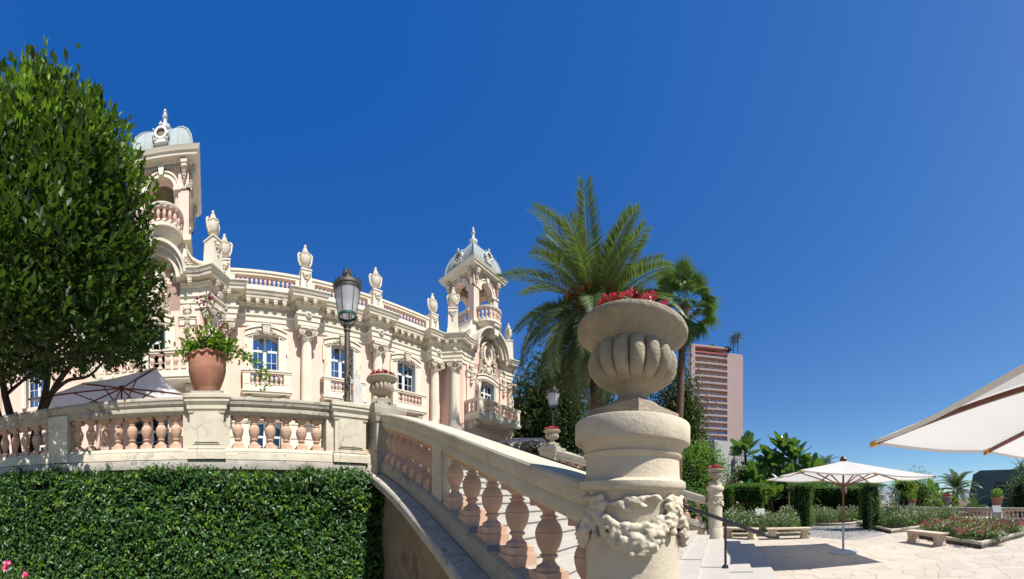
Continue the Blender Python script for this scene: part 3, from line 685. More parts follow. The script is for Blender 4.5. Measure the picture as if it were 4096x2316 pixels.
# --- towers
def tower(uc,cpav):
    hw=1.03; yc=-.06; y0=yc-hw
    base=MB()   # attic with concave shoulders under the tower
    sh=[(-2.2,9.96),(2.2,9.96),(2.2,10.22),(2.05,10.34),(1.80,10.40),(1.55,10.55),(1.40,10.80),(1.34,11.02),(1.22,11.06),(1.22,11.28)]
    poly=[(cpav+x,z) for x,z in sh]+[(cpav-x,z) for x,z in reversed(sh[1:])][:-0 or None]
    poly=[(cpav+x,z) for x,z in sh[1:]]+[(cpav-x,z) for x,z in reversed(sh[1:])]
    base.vprism(poly,PY+.06,.95)
    cap=MB()
    for (xa,za),(xb,zb) in zip(sh[3:7],sh[4:8]):
        for s in (-1,1):
            q=[(cpav+s*xa,za),(cpav+s*xb,zb),(cpav+s*xb,zb+.09),(cpav+s*xa,za+.09)]; cap.vprism(q,PY-.06,.95)
    t=v('tower',base,CREAM,smooth=False)
    obj('shoulder_coping',cap,CREAM,t,smooth=False)
    for s in (-1,1):    # palm branch relief
        pb=MB(); 
        for k in range(7):
            x=cpav+s*(1.28+.07*k); z=10.62-.085*k
            for q in (-1,1): pb.blob((x+s*.05,PY+.05,z+q*.08),(.10,.05,.035),0,rot=Matrix.Rotation(s*(.6+q*.7)*-1,3,'Y').to_quaternion().to_euler() if False else None,jit=.2)
        pb.tube([(cpav+s*1.25,PY+.05,10.68),(cpav+s*1.8,PY+.05,10.08)],.025,6); obj('palm_relief',pb,ORN,t)
    body=MB(); body.box(uc-hw-.08,uc+hw+.08,y0-.08,yc+hw+.08,11.27,11.46); obj('tower_base',body,CREAM,t,smooth=False)
    pr_=MB(); 
    for sx in (-1,1):
        for sy in (-1,1):
            xa,xb=sorted((uc+sx*hw,uc+sx*(hw-.40))); ya,yb=sorted((yc+sy*hw,yc+sy*(hw-.40))); pr_.box(xa,xb,ya,yb,11.46,14.12)
    obj('corner_pier',pr_,PINK,t,smooth=False)
    rw=.47; zs=13.28
    for k in range(4):
        M=Matrix.Translation((uc,yc,0))@Matrix.Rotation(k*PI/2,4,'Z')
        sp=MB(); n=14      # arched panel
        for i in range(n):
            a,b=PI*i/n,PI*(i+1)/n
            q=[(rw*math.cos(a),zs+rw*math.sin(a)),(rw*math.cos(b),zs+rw*math.sin(b)),(rw*math.cos(b)*1.4,14.12),(rw*math.cos(a)*1.4,14.12)]
            sp.vprism(q,-hw+.05,-hw+.35,M)
        obj('arch_panel',sp,PINK,t,smooth=False)
        ar=MB(); ar.arch(0,zs,rw-.0,rw+.14,-hw-.03,-hw+.3,n=18,M=M); ar.arch(0,zs,rw+.14,rw+.20,-hw-.07,-hw+.1,n=18,M=M)
        for s in (-1,1):
            xa,xb=sorted((s*(rw-.02),s*(hw-.30))); ar.box(xa,xb,-hw-.06,-hw+.30,zs-.10,zs,M)
            xa,xb=sorted((s*(hw-.42),s*(hw+.05))); ar.box(xa,xb,-hw-.05,-hw+.1,zs-.06,zs+.06,M)
        ar.vprism([(-.07,zs+rw-.02),(.07,zs+rw-.02),(.12,14.08),(-.12,14.08)],-hw-.14,-hw+.1,M)
        n=26
        for i in range(n):
            x=-hw+.1+(2*hw-.2)*(i+.5)/n
            if abs(x)<.14 or abs(x)>hw-.32: continue
            ar.box(x-.022,x+.022,-hw-.07,-hw+.06,13.98,14.07,M)
        obj('archivolt',ar,CREAM,t)
        for s in (-1,1):
            cl=MB(); cl.lathe([(.11,0),(.11,.06),(.085,.1),(.085,1.55),(.10,1.58),(.09,1.62),(.12,1.70),(.13,1.72)],14,M=M@Matrix.Translation((s*(rw+.09),-hw+.16,11.46))); obj('colonnette',cl,CREAM,t)
        for s in (-1,1):   # scrolled corner consoles
            cs=MB(); x=s*(hw-.17)
            cs.box(x-.12,x+.12,-hw-.24,-hw+.02,14.0,14.13,M); cs.lathe([(.09,-.11),(.11,0),(.09,.11)],12,M=M@Matrix.Translation((x,-hw-.13,13.92))@Matrix.Rotation(PI/2,4,'Y'))
            for q,(zz,r_) in enumerate(((13.78,.09),(13.66,.085),(13.55,.07),(13.44,.06),(13.36,.045))): cs.blob((x,-hw-.09+.01*q,zz),(r_,.09,r_*.95),0,M,jit=.2)
            obj('corner_console',cs,ORN,t)
        if k!=2:
            if k==0:   # bowed balcony on the front
                bb=MB(); yb=-hw
                for r0,r1,z0,z1 in ((.80,.80,11.34,11.46),(.84,.84,11.28,11.34),(.74,.78,11.20,11.28),(.62,.72,11.06,11.20),(.46,.60,10.94,11.06)):
                    bb.lathe([(r0,z0),(r1,z1)],24,0,yb,0,a0=PI,a1=2*PI,M=M)
                bb.lathe([(.04,10.46),(.16,10.60),(.30,10.78),(.44,10.94)],24,0,yb,0,a0=PI,a1=2*PI,M=M,mod=lambda a,r,z:r*(1+.10*math.cos(a*14)))
                b=obj('balcony',bb,CREAM,t)
                rr=MB(); rr.sweep([(.74*math.cos(PI+PI*i/24),yb+.74*math.sin(PI+PI*i/24)) for i in range(25)],[(-.08,12.0),(.08,12.0),(.11,12.05),(.11,12.10),(-.10,12.10)],M=M); obj('rail',rr,CREAM,b)
                for i in range(11):
                    a=PI+PI*(i+.5)/11; q=M@Vector((.74*math.cos(a),yb+.74*math.sin(a),11.46)); link('baluster',VBALM,b,q,0,(.7,.7,.54/.59))
            else:
                rr=MB(); rr.box(-rw-.2,rw+.2,-hw-.06,-hw+.10,12.0,12.10,M); b=obj('side_rail',rr,CREAM,t,smooth=False)
                for i in range(5): q=M@Vector((-rw+.1+(2*rw-.2)*i/4,-hw+.02,11.46)); link('baluster',VBALM,b,q,0,(.7,.7,.54/.59))
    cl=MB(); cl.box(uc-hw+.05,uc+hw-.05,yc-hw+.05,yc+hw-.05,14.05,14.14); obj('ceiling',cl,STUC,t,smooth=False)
    sq=[(uc-hw,yc-hw),(uc+hw,yc-hw),(uc+hw,yc+hw),(uc-hw,yc+hw)]
    cn=MB(); cn.sweep(sq,[(-.2,14.12),(.10,14.12),(.13,14.18),(.30,14.20),(.32,14.30),(.36,14.32),(.40,14.42),(.42,14.46),(-.2,14.52)],closed=True); obj('cornice',cn,CREAM,t,ang=25)
    # square dome
    dm=MB(); prof=[(1.16,14.50),(1.14,14.62),(1.15,14.85),(1.10,15.15),(.98,15.48),(.80,15.78),(.58,16.02),(.38,16.18),(.26,16.30)]; n=len(prof); vs=[]; fs=[]
    seg=6
    for r_,z in prof:
        for k in range(4):
            a=PI/4*3+PI/2*k
            for q in range(seg):
                tt=q/seg; A=(r_*(1 if k in (0,3) else -1)*-1,0)
                pts=[(-r_,-r_),(r_,-r_),(r_,r_),(-r_,r_)]; p,q2=pts[k],pts[(k+1)%4]; vs.append((uc+p[0]+(q2[0]-p[0])*tt,yc+p[1]+(q2[1]-p[1])*tt,z))
    m4=4*seg
    for j in range(n-1):
        for i in range(m4): fs.append((j*m4+i,j*m4+(i+1)%m4,(j+1)*m4+(i+1)%m4,(j+1)*m4+i))
    fs.append(tuple(range((n-1)*m4,n*m4))); dm.add(vs,fs)
    d_=obj('dome',dm,COPPER,t,ang=50)
    for sx in (-1,1):
        for sy in (-1,1):
            rb=MB(); rb.tube([(uc+sx*r_,yc+sy*r_,z) for r_,z in prof],.045,8); obj('dome_rib',rb,COPPER,d_)
    sm=MB()
    for k in range(4):
        M=Matrix.Translation((uc,yc,0))@Matrix.Rotation(k*PI/2,4,'Z')
        for x in (-.62,-.32,.32,.62): sm.tube([(x,-r_-.005,z) for r_,z in prof if r_>abs(x)],.014,5,M)
    obj('standing_seam',sm,COPPER,d_)
    for k in range(4):   # round dormers
        M=Matrix.Translation((uc,yc,0))@Matrix.Rotation(k*PI/2,4,'Z')
        lu=MB(); lu.lathe([(.16,-.02),(.16,-.10),(.24,-.10),(.26,-.02),(.24,.5),(.1,.5)],20,M=M@Matrix.Translation((0,-1.15,15.22))@Matrix.Rotation(-PI/2,4,'X'),cap=False)
        lu.box(-.22,.22,-1.26,-.8,14.84,14.95,M); lu.blob((0,-1.22,15.52),(.08,.07,.07),0,M); lu.tube([(0,-1.2,15.54),(0,-1.2,15.66)],[.045,.02],6,M)
        for s in (-1,1): lu.blob((s*.28,-1.2,15.16),(.06,.08,.14),0,M); lu.blob((s*.22,-1.24,14.95),(.08,.08,.07),0,M); lu.blob((s*.27,-1.2,15.38),(.05,.06,.06),0,M)
        o=obj('dormer',lu,ZINC,d_)
        gl=MB(); gl.lathe([(.0,0),(.18,0)],16,M=M@Matrix.Translation((0,-1.19,15.22))@Matrix.Rotation(-PI/2,4,'X'),cap=False); obj('dormer_opening',gl,STUC,o) if False else obj('dormer_opening',gl,STUC,d_)
    fn=MB(); fn.box(uc-.27,uc+.27,yc-.27,yc+.27,16.28,16.36); fn.lathe([(.22,16.36),(.14,16.40),(.12,16.46),(.24,16.58),(.25,16.72),(.14,16.82),(.08,16.90),(.065,17.08),(.11,17.14),(.12,17.22),(.07,17.29),(.055,17.34),(.08,17.39),(.045,17.48),(0,17.56)],20,uc,yc,mod=lambda a,r,z:r*(1+.06*math.cos(a*10)) if 16.5<z<16.7 else r); obj('finial',fn,ZINC,t)
    return t
tower(-1.80,PL); tower(PR,PR)
# --- low wing to the right of the villa
lwg=thing('low_wing','low cream wing with an arched window, shaded by the tree right of the villa','building',W(19.2,13.2,ZT),RZ)
mb=MB(); mb.wall(-2.9,6,0,5.6,.0,.5,[(-.9,.9,0.2,2.9)]); obj('wall',mb,PINK,lwg,smooth=False)
mb=MB(); mb.sweep([(-2.9,0),(6,0)],[(-.2,5.0),(.05,5.0),(.05,5.3),(.2,5.4),(.35,5.5),(.38,5.65),(-.2,5.7)]); mb.box(-2.9,6,.0,.3,5.7,6.2); obj('cornice',mb,CREAMC,lwg)
mb=MB(); mb.arch(0,2.9,.9,1.15,-.10,.1,n=20); mb.arch(0,2.9,1.2,1.35,-.15,.1,n=20)
for s in (-1,1): mb.box(*sorted((s*.9,s*1.15)),-.1,.1,.2,2.9)
obj('arch_surround',mb,CREAM,lwg)
mb=MB(); mb.vprism([(.9*math.cos(PI*i/16),2.9+.9*math.sin(PI*i/16)) for i in range(17)],-.02,.02); obj('fanlight',mb,DGLASS,lwg,smooth=False)
mb=MB(); mb.box(-.04,.04,-.06,.0,.2,3.8); mb.box(-.9,.9,-.06,0,2.86,2.94)
for a in (45,135): mb.bar((0,-.04,2.9),(.9*math.cos(R(a)),-.04,2.9+.9*math.sin(R(a))),.05,.04)
obj('glazing_bar',mb,WHITE,lwg,smooth=False)
obj('pane',MB().box(-.9,.9,.05,.07,.2,2.9),DGLASS,lwg,smooth=False)
mb=MB(); mb.box(-2.9,-2.4,-.25,.3,5.7,7.0,None,.03,.03); mb.lathe([(.12,0),(.3,.25),(.34,.4),(.2,.5),(.25,.55),(0,.7)],16,-2.65,.0,7.0); obj('corner_pier',mb,CREAM,lwg)
# ================================================================== terrace, retaining wall and its balustrade
tf=MB(); tf.prism([tuple(W(u,d))[:2] for u,d in ((-22,5.75),(3.4,5.75),(9.9,5.75),(24,5.75),(24,14),(-22,14))],1.2,ZT); struct('terrace_floor',tf,STEP,smooth=False)
WD=5.80
rw=thing('retaining_wall','cream terrace retaining wall rising behind the clipped hedge','wall',W(-1.5,WD,0),RZ)
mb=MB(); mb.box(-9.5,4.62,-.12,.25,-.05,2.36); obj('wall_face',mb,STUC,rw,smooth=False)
mb=MB(); mb.sweep([(-9.5,-.12),(4.62,-.12)],[(-.02,2.20),(.10,2.20),(.12,2.28),(.10,2.355),(-.02,2.37)]); obj('ledge',mb,LEDGE,rw)
tb=thing('terrace_balustrade','weathered cream balustrade with pink balusters above the clipped hedge','balustrade',W(-1.5,WD,2.36),RZ)
RP=[(-.02,3.20),(.02,3.16),(.17,3.16),(.17,3.20),(.20,3.22),(.21,3.27),(.19,3.30),(.24,3.335),(.245,3.39),(.26,3.40),(.26,3.435),(.23,3.45),(-.02,3.45)]
def rail_profile(wd,z0=3.16,z1=3.45):   # symmetric moulded coping
    h=z1-z0; half=[(.55,0),(.62,.12),(.78,.18),(.80,.36),(.74,.45),(.92,.58),(.95,.76),(1.0,.80),(1.0,.93),(.94,1.0)]
    return [(wd*a,z0+h*b) for a,b in half]+[(-wd*a,z0+h*b) for a,b in reversed(half)]
def plinth_profile(wd,z0,z1):
    h=z1-z0; half=[(1.0,0),(1.0,.55),(.96,.62),(.98,.72),(.90,.78),(.86,.92),(.80,1.0)]
    return [(wd*a,z0+h*b) for a,b in half]+[(-wd*a,z0+h*b) for a,b in reversed(half)]
segs=[(-9.4,-2.95),(-2.65,-.36),(.26,2.24),(2.90,3.12)]
x0=1.5
mb=MB(); mb.sweep([(-9.4+x0,0,-2.36),(4.62,0,-2.36)],plinth_profile(.19,2.37,2.575)); obj('plinth',mb,RAILC,tb)
for a,b in ((-9.4,-.36),(.26,2.22),(2.94,3.12)):
    nb_=max(1,round((b-a)/1.15))
    for s_ in range(nb_):
        a1=a+(b-a)*s_/nb_+.0025; b1=a+(b-a)*(s_+1)/nb_-.0025; n=max(2,int((b1-a1)/.16)); dz=random.uniform(-.003,.003)
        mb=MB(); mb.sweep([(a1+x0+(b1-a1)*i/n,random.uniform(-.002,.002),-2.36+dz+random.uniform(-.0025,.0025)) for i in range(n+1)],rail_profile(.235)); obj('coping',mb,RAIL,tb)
def pier(u,hw,panel=True,top=True):
    mb=MB(); x=u+x0; mb.box(x-hw,x+hw,-.23,.2,.01,.90); 
    if top:
        mb.sweep([(x-hw,.2,-2.36),(x-hw,-.23,-2.36),(x+hw,-.23,-2.36),(x+hw,.2,-2.36)][::1],[(-.05,3.14),(.02,3.16),(.03,3.20),(.05,3.22),(.05,3.28),(.09,3.34),(.09,3.39),(.11,3.40),(.11,3.46),(.09,3.475),(-.05,3.475)])
        mb.box(x-hw+.02,x+hw-.02,-.20,.2,.9,1.112)
        mb.sweep([(x-hw,.2,-2.36),(x-hw,-.23,-2.36),(x+hw,-.23,-2.36),(x+hw,.2,-2.36)],[(-.02,2.37),(.04,2.37),(.04,2.50),(.02,2.53),(.03,2.55),(-.02,2.57)])
    o=obj('pier',mb,RAILC,tb,smooth=False)
    if panel:
        p=MB(); w_=hw-.06; p.box(x-w_,x+w_,-.245,-.229,.27,.84); p.box(x-w_+.03,x+w_-.03,-.262,-.244,.30,.81,None,.0,.0); obj('raised_panel',p,RAILC,o,smooth=False)
    return o
pier(-.05,.29); pier(2.58,.32); pier(-2.80,.20,False,False); pier(-5.6,.20,False,False); pier(-8.2,.2,False,False)
mb=MB(); 
for a,b in ((-.36-.10,-.36+.02),(.24,.36),(2.12,2.26)): mb.box(a+x0,b+x0,-.14,.14,.21,.80)
obj('half_pier',mb,RAILC,tb,smooth=False)
def balrow(par,a,b,n,y,z,scale=1.0):
    for k in range(n): link('baluster',BALM,par,(a+(b-a)*(k+.5)/n,y+random.uniform(-.006,.006),z),random.uniform(-.06,.06),(scale,scale,scale))
balrow(tb,-2.60+x0,-.46+x0,8,0,.212,1.0); balrow(tb,.36+x0,2.12+x0,6,0,.212,1.0); balrow(tb,2.90+x0,3.10+x0,1,0,.212,1.0)
balrow(tb,-5.4+x0,-3.0+x0,9,0,.212,1.0); balrow(tb,-8.0+x0,-5.8+x0,8,0,.212,1.0)
# ================================================================== staircase
AX=6.60
NR=16; RH=ZT/NR
stair=thing('staircase','broad pale stone staircase descending from the terrace to the paved court','staircase',W(AX,2.5,0),RZ)
def dstep(i): return 5.75-(5.75-.42)*i/13.0      # front edge of tread i counted from the terrace
_D=[5.55,3.67,2.30,1.45,.60]; _PU=np.polyfit(_D,[3.30,2.90,2.465,2.17,1.82],3); _PZ=np.polyfit(_D,[3.37,2.79,2.32,2.02,1.77],3)   # plan and height of the near balustrade
def halfw(d): return AX-float(np.polyval(_PU,max(.6,min(5.55,d))))
for i in range(1,14):     # treads between the balustrades
    z=ZT-i*RH; d1=dstep(i-1); d0=dstep(i); hw=halfw((d0+d1)/2)-.05
    mb=MB(); mb.box(-hw,hw,d0-2.5-.0,d1-2.5+.02,z-.40,z-.03); mb.box(-hw,hw,d0-2.5-.025,d1-2.5,z-.03,z)
    obj('step',mb,STEP,stair,smooth=False)
def rounded(hw,d0,d1,r):
    pts=[(-hw,d1),(-hw,d0+r)]+[(-hw+r-r*math.cos(PI/2*k/8),d0+r-r*math.sin(PI/2*k/8)) for k in range(1,9)]
    return pts+[(-x,y) for x,y in reversed(pts)]
for i,(ex,dd) in enumerate(((.60,.42),(1.0,.84))):
    z=ZT-(15+i-1+0)*RH+0 if False else (.30-.15*(i+0)) 
for i,(z,hw,d0) in enumerate(((.30,5.05,-.12),(.20,5.45,-.62),(.10,5.85,-1.12))):
    mb=MB(); poly=[(x,y-2.5) for x,y in rounded(hw,d0,1.2,.45)]; mb.prism(poly,-.05,z-.03); poly=[(x,y-2.5) for x,y in rounded(hw+.02,d0-.025,1.2,.47)]; mb.prism(poly,z-.03,z); obj('step',mb,STEP,stair,smooth=False)
# balustrades of the stair: path in (u,d), bottom flare
def stair_bal(name,label,side,nb1=7,nb2=6):
    s=side; top=(AX-s*3.30,5.55); bot=(AX-s*4.78,.62)
    root=thing(name,label,'balustrade',W(top[0],top[1],1.0),RZ)
    N=28; path=[]
    for i in range(N+1):
        t=i/N; d=5.55+(.60-5.55)*t; u=AX-s*(AX-float(np.polyval(_PU,d))); z=float(np.polyval(_PZ,d))
        path.append((u-top[0],d-top[1],z-1.0))
    if s<0: pass
    def shift(dz): return [(x,y,z+dz) for x,y,z in path]
    rp=[(a,b-3.45) for a,b in rail_profile(.185,3.17,3.45)]
    mb=MB(); mb.sweep(path,rp); obj('coping',mb,RAILC,root,ang=30)
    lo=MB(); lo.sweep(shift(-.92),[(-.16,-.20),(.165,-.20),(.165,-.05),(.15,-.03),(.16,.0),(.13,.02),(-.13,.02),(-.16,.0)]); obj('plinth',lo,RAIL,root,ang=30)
    lg=MB(); outp=[(.0,-.20),(.37,-.20),(.40,-.15),(.40,-.06),(.38,-.03),(.0,.0)]; outp=outp if s>0 else [(-a,b) for a,b in outp]
    lg.sweep(shift(-1.13),[(a,b) for a,b in outp]); obj('sloping_ledge',lg,LEDGE,root,ang=30)
    wl=MB(); vs=[]; fs=[]; th=.17
    for i,(x,y,z) in enumerate(path):
        for o in (-th,th): vs+= [(x+o,y,-1.05),(x+o,y,z-1.12)]
    for i in range(N):
        b=i*4; c=b+4; fs+=[(b,c,c+1,b+1),(b+2,b+3,c+3,c+2),(b+1,c+1,c+3,b+3)]
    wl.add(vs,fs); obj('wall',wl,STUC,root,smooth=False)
    L=[0]
    for p,q in zip(path,path[1:]): L.append(L[-1]+math.hypot(q[0]-p[0],q[1]-p[1]))
    def at(sv):
        sv=max(0,min(L[-1]-1e-6,sv)); i=next(k for k in range(N) if L[k+1]>sv); f=(sv-L[i])/(L[i+1]-L[i]); p,q=path[i],path[i+1]
        return [p[k]+(q[k]-p[k])*f for k in range(3)]
    ang=0.0
    pc=MB()
    for a,b in ((.0,.16),(L[-1]*.44,L[-1]*.44+.30)):
        p,q=at(a),at(b); zt=min(p[2],q[2])
        vs=[]
        for (x,y,z) in (p,q):
            for o in (-.135,.135): vs+=[(x+o*.96,y+o*.28,z-.93),(x+o*.96,y+o*.28,z-.24)]
        pc.add(vs,[(0,1,3,2),(4,6,7,5),(0,4,5,1),(2,3,7,6),(1,5,7,3),(0,2,6,4)])
    obj('pier',pc,RAILC,root,smooth=False)
    m=L[-1]*.44
    spots=[.16+.06+(m-.22)*(k+.5)/nb1 for k in range(nb1)]+[m+.32+(L[-1]-m-.34)*(k+.5)/nb2 for k in range(nb2)]
    for sv in spots:
        x,y,z=at(sv); x2,y2,_=at(sv+.1); b=link('baluster',BALM,root,(x,y,z-.845),math.atan2(y2-y,x2-x),(1.0,1.0,1.0))
        link('foot_block',BLK,b); link('head_block',BLK2,b)
    return root
BLKB=MB(); BLKB.box(-.118,.118,-.118,.118,-.14,.002); BLK=BLKB.mesh('foot_block',PBAL,smooth=False); BLK2=MB().box(-.104,.104,-.104,.104,.588,.68).mesh('head_block',PBAL,smooth=False)
stair_bal('stair_balustrade','near sloping stair balustrade in shade, ending at the garlanded pedestal',1)
stair_bal('stair_balustrade','far sunlit stair balustrade descending to the distant pedestal with red flowers',-1)
# corner pier of the terrace at the head of the stair
def cpier(u,d,label):
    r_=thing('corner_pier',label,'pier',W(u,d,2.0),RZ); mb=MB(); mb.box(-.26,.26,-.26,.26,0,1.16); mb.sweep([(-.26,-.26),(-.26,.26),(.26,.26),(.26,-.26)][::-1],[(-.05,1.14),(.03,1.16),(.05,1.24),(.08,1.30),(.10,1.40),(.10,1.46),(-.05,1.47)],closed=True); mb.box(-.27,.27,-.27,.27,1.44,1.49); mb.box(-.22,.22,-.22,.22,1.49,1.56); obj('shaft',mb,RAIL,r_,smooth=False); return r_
cpier(3.28,5.62,'square stone pier at the corner of terrace balustrade and stair')
cpier(9.95,5.7,'square stone pier at the far head of the stair')
# balustrade of the terrace beyond the stair
t2=thing('terrace_balustrade','terrace balustrade beyond the stair, behind the far lamp post','balustrade',W(12.2,5.8,2.36),RZ)
mb=MB(); mb.sweep([(-2.0,0,-2.36),(6,0,-2.36)],plinth_profile(.19,2.37,2.575)); obj('plinth',mb,RAILC,t2)
mb=MB(); mb.sweep([(-2.0,0,-2.36),(6,0,-2.36)],rail_profile(.235)); obj('coping',mb,RAILC,t2)
balrow(t2,-1.9,5.9,26,0,.212)
# ================================================================== urns and pedestals
def gad(a,r,z,n=13):   # fat gadroons
    return r*(1+.11*(abs(math.cos(a*n/2))**.55-.55))
def urn_mesh(seg=224,N=16):
    mb=MB(); zs=[(.083,.115),(.10,.13)]
    mb.box(-.185,.185,-.185,.185,0,.07)
    mb.lathe([(.15,.07),(.155,.085),(.14,.10),(.10,.118),(.084,.14),(.082,.165),(.095,.19),(.12,.205)],40)
    body=[(.105,.198),(.155,.206),(.200,.230),(.232,.262),(.246,.298),(.247,.330),(.238,.362),(.226,.384),(.214,.398),(.200,.402)]
    def g(a,r,z):
        k=min(1,max(0,(z-.198)/.05))*min(1,max(0,(.405-z)/.02)); return r*(1-.20*k*(1-abs(math.cos(a*N/2))**.5))
    mb.lathe(body,seg,mod=g,cap=False)
    mb.lathe([(.185,.375),(.202,.396),(.232,.428),(.266,.455),(.294,.473),(.302,.482),(.305,.500),(.300,.512),(.285,.518),(.27,.50),(.20,.44),(0,.43)],64)
    return mb.mesh('urn_bowl',URN,40)
URNM=urn_mesh()
def begonias(n,rad,h,seed,big=1.0):
    r_=random.Random(seed); k=n; a=np.array([r_.random() for _ in range(k)])*2*PI; q=np.sqrt(np.array([r_.random() for _ in range(k)]))*rad
    p=np.stack([q*np.cos(a),q*np.sin(a),np.array([r_.random() for _ in range(k)])*h*(1-.5*(q/rad)**2)],1)
    return p
def urn(label,loc,rz=0,flow=True,seed=1,group=None,scale=1.0,nf=260):
    t=thing('urn_planter',label,'urn',loc,rz,group); t.scale=(scale,)*3
    link('bowl',URNM,t)
    link('soil',MB().lathe([(0,.0),(.25,0)],24,cap=False).mesh('soil',SOIL),t,(0,0,.495))
    p=begonias(nf,.25,.12,seed); out=p.copy(); out[:,2]=.12; out/=np.linalg.norm(out,axis=1)[:,None]
    foliage('begonia_leaves',p+np.array([0,0,.49]),out,.055,.80,BEGL,t,.4,.9)
    p2=begonias(int(nf*1.9),.25,.14,seed+9); out=p2.copy(); out[:,2]=.15; out/=np.linalg.norm(out,axis=1)[:,None]
    foliage('begonia_blossoms',p2+np.array([0,0,.515]),out,.030,1.0,REDF,t,.4,1.0)
    return t
def pedestal(label,loc,rz):
    t=thing('stone_pedestal',label,'pedestal',loc,rz)     # local z from its foot at 0.30
    mb=MB(); z=-.30
    pr=[(.285,.25),(.285,.62),(.270,.64),(.258,.68),(.256,1.45),(.255,1.72),(.262,1.735),(.285,1.745),(.293,1.76),(.290,1.785),(.275,1.795),(.262,1.80),(.258,1.82),(.256,1.905),(.268,1.915),(.272,1.93),(.262,1.94),(.27,1.955),(.285,1.975),(.292,1.985),(.312,1.990),(.316,2.0),(.316,2.09),(.310,2.100),(.24,2.106),(0,2.106)]
    mb.lathe([(a,b+z) for a,b in pr],72); obj('shaft',mb,PED,t,ang=40)
    # garland of fruit and leaves in relief: blobs fused by a remesh
    g=MB(); rr=random.Random(4)
    def onr(a,zz,r,sz):
        g.blob((r*math.sin(a),-r*math.cos(a),zz-.30),sz,1,rot=None if False else Matrix.Rotation(a,3,'Z').to_quaternion().to_euler() and None)
    nsw=4
    def bl(a,zz,r,sx,sz=None): g.blob((r*math.sin(a),-r*math.cos(a),zz-.30),(sx,sx,sz or sx),0,jit=.22)
    for k in range(nsw):
        a0=2*PI*k/nsw+.08
        for i in range(46):    # heavy swag of fruit and leaves
            tt=-1+2*i/45; a=a0+tt*PI/nsw*.98; zz=1.640-.135*(1-abs(tt)**2.2); fat=.070*(1-.50*abs(tt)**1.5)
            for q_ in range(3):
                rz_=rr.uniform(-fat,fat); bl(a+rr.uniform(-.05,.05),zz+rz_,.262+.018*rr.random()+.016*(1-abs(rz_)/fat),fat*rr.uniform(.26,.52),fat*rr.uniform(.2,.4))
        for i in range(9):     # fruits standing proud
            tt=rr.uniform(-.75,.75); bl(a0+tt*PI/nsw,1.640-.135*(1-abs(tt)**2.2)+rr.uniform(-.04,.05),.292,rr.uniform(.020,.030))
        ak=a0+PI/nsw
        for i in range(30):    # ribbon knot, leaves and drop between the swags
            da=rr.uniform(-.20,.20); bl(ak+da,1.665+rr.uniform(-.16,.055)*(1-1.8*abs(da)),.264+rr.uniform(0,.014),rr.uniform(.016,.034),rr.uniform(.012,.03))
        for q_ in range(9):
            b=2*PI*q_/9; bl(ak+.10*math.cos(b),1.675+.028*math.sin(b),.276,.014)
        bl(ak,1.675,.283,.014)
        for q_ in range(16):   # curling leaves above the swag
            da=rr.uniform(-.42,.42); bl(a0+da,1.685+rr.uniform(-.035,.03),.261+rr.uniform(0,.008),rr.uniform(.018,.034),rr.uniform(.010,.022))
    o=obj('garland_relief',g,PED,t)
    md=o.modifiers.new('fuse','REMESH'); md.mode='VOXEL'; md.voxel_size=.0062; md.use_smooth_shade=True
    ms=o.modifiers.new('soften','SMOOTH'); ms.factor=.5; ms.iterations=2
    return t
NP=P(2531,1.80,.30); FP=P(2860,11.45,.30)
pedestal('round stone pedestal with fruit garland relief in the foreground',NP,R(-21))
fp_=pedestal('distant round stone pedestal at the far foot of the stair',FP,R(40)); obj('top_drum',MB().lathe([(.30,1.80),(.235,1.84),(.235,1.90),(0,1.90)],40),PED,fp_)
urn('large weathered fluted stone urn of red begonias on the foreground pedestal',(NP.x,NP.y,2.107),R(30),seed=3,nf=150)
urn('small fluted urn of red flowers on the distant stair pedestal',(FP.x,FP.y,2.20),R(30),seed=5,scale=1.02)
w_=W(3.28,5.62,3.56); urn('fluted stone urn of red begonias at the head of the stair beside the villa windows',w_,R(20),seed=6,scale=1.02)
w_=W(9.95,5.7,3.56); urn('fluted urn of red flowers partly hidden behind the foreground pedestal, near the far lamp',w_,R(20),seed=8,scale=1.0)
# ================================================================== handrail down the middle of the stair
hr=thing('handrail','black metal handrail running down the middle of the stair','handrail',W(AX,-.0,.30),RZ)
mb=MB(); pts=[]
for i in range(9): t=i/8; pts.append((0,.1+5.9*t,1.00+2.02*t))
pts=[(0,-1.18,.60),(0,-1.05,.595),(0,-.9,.635)]+[(0,-.4,.82)]+pts
mb.tube(pts,.030,12); obj('rail',mb,BLACK,hr)
mb=MB()
for o_ in (-.012,.0): mb.tube([(o_,y,z+.045) for x,y,z in pts[2:]],.011,6)
obj('cap_rib',mb,BLACK,hr)
for y,zf in ((-.08,.0),(2.9,RH*8-.15),(5.6,RH*14)):
    zt=.93+max(0,(y-.1))*.342
    mb=MB(); mb.tube([(0,y,zf),(0,y,zt)],.026,10); mb.lathe([(.04,0),(.035,.02),(.028,.03)],12,0,y,zf+.02); p_=obj('post',mb,BLACK,hr)
    obj('base_plate',MB().box(-.11,.11,y-.06,y+.06,zf,zf+.02).box(-.02,.02,y-.05,y+.05,zf+.02,zf+.05),BLACK,p_,smooth=False)
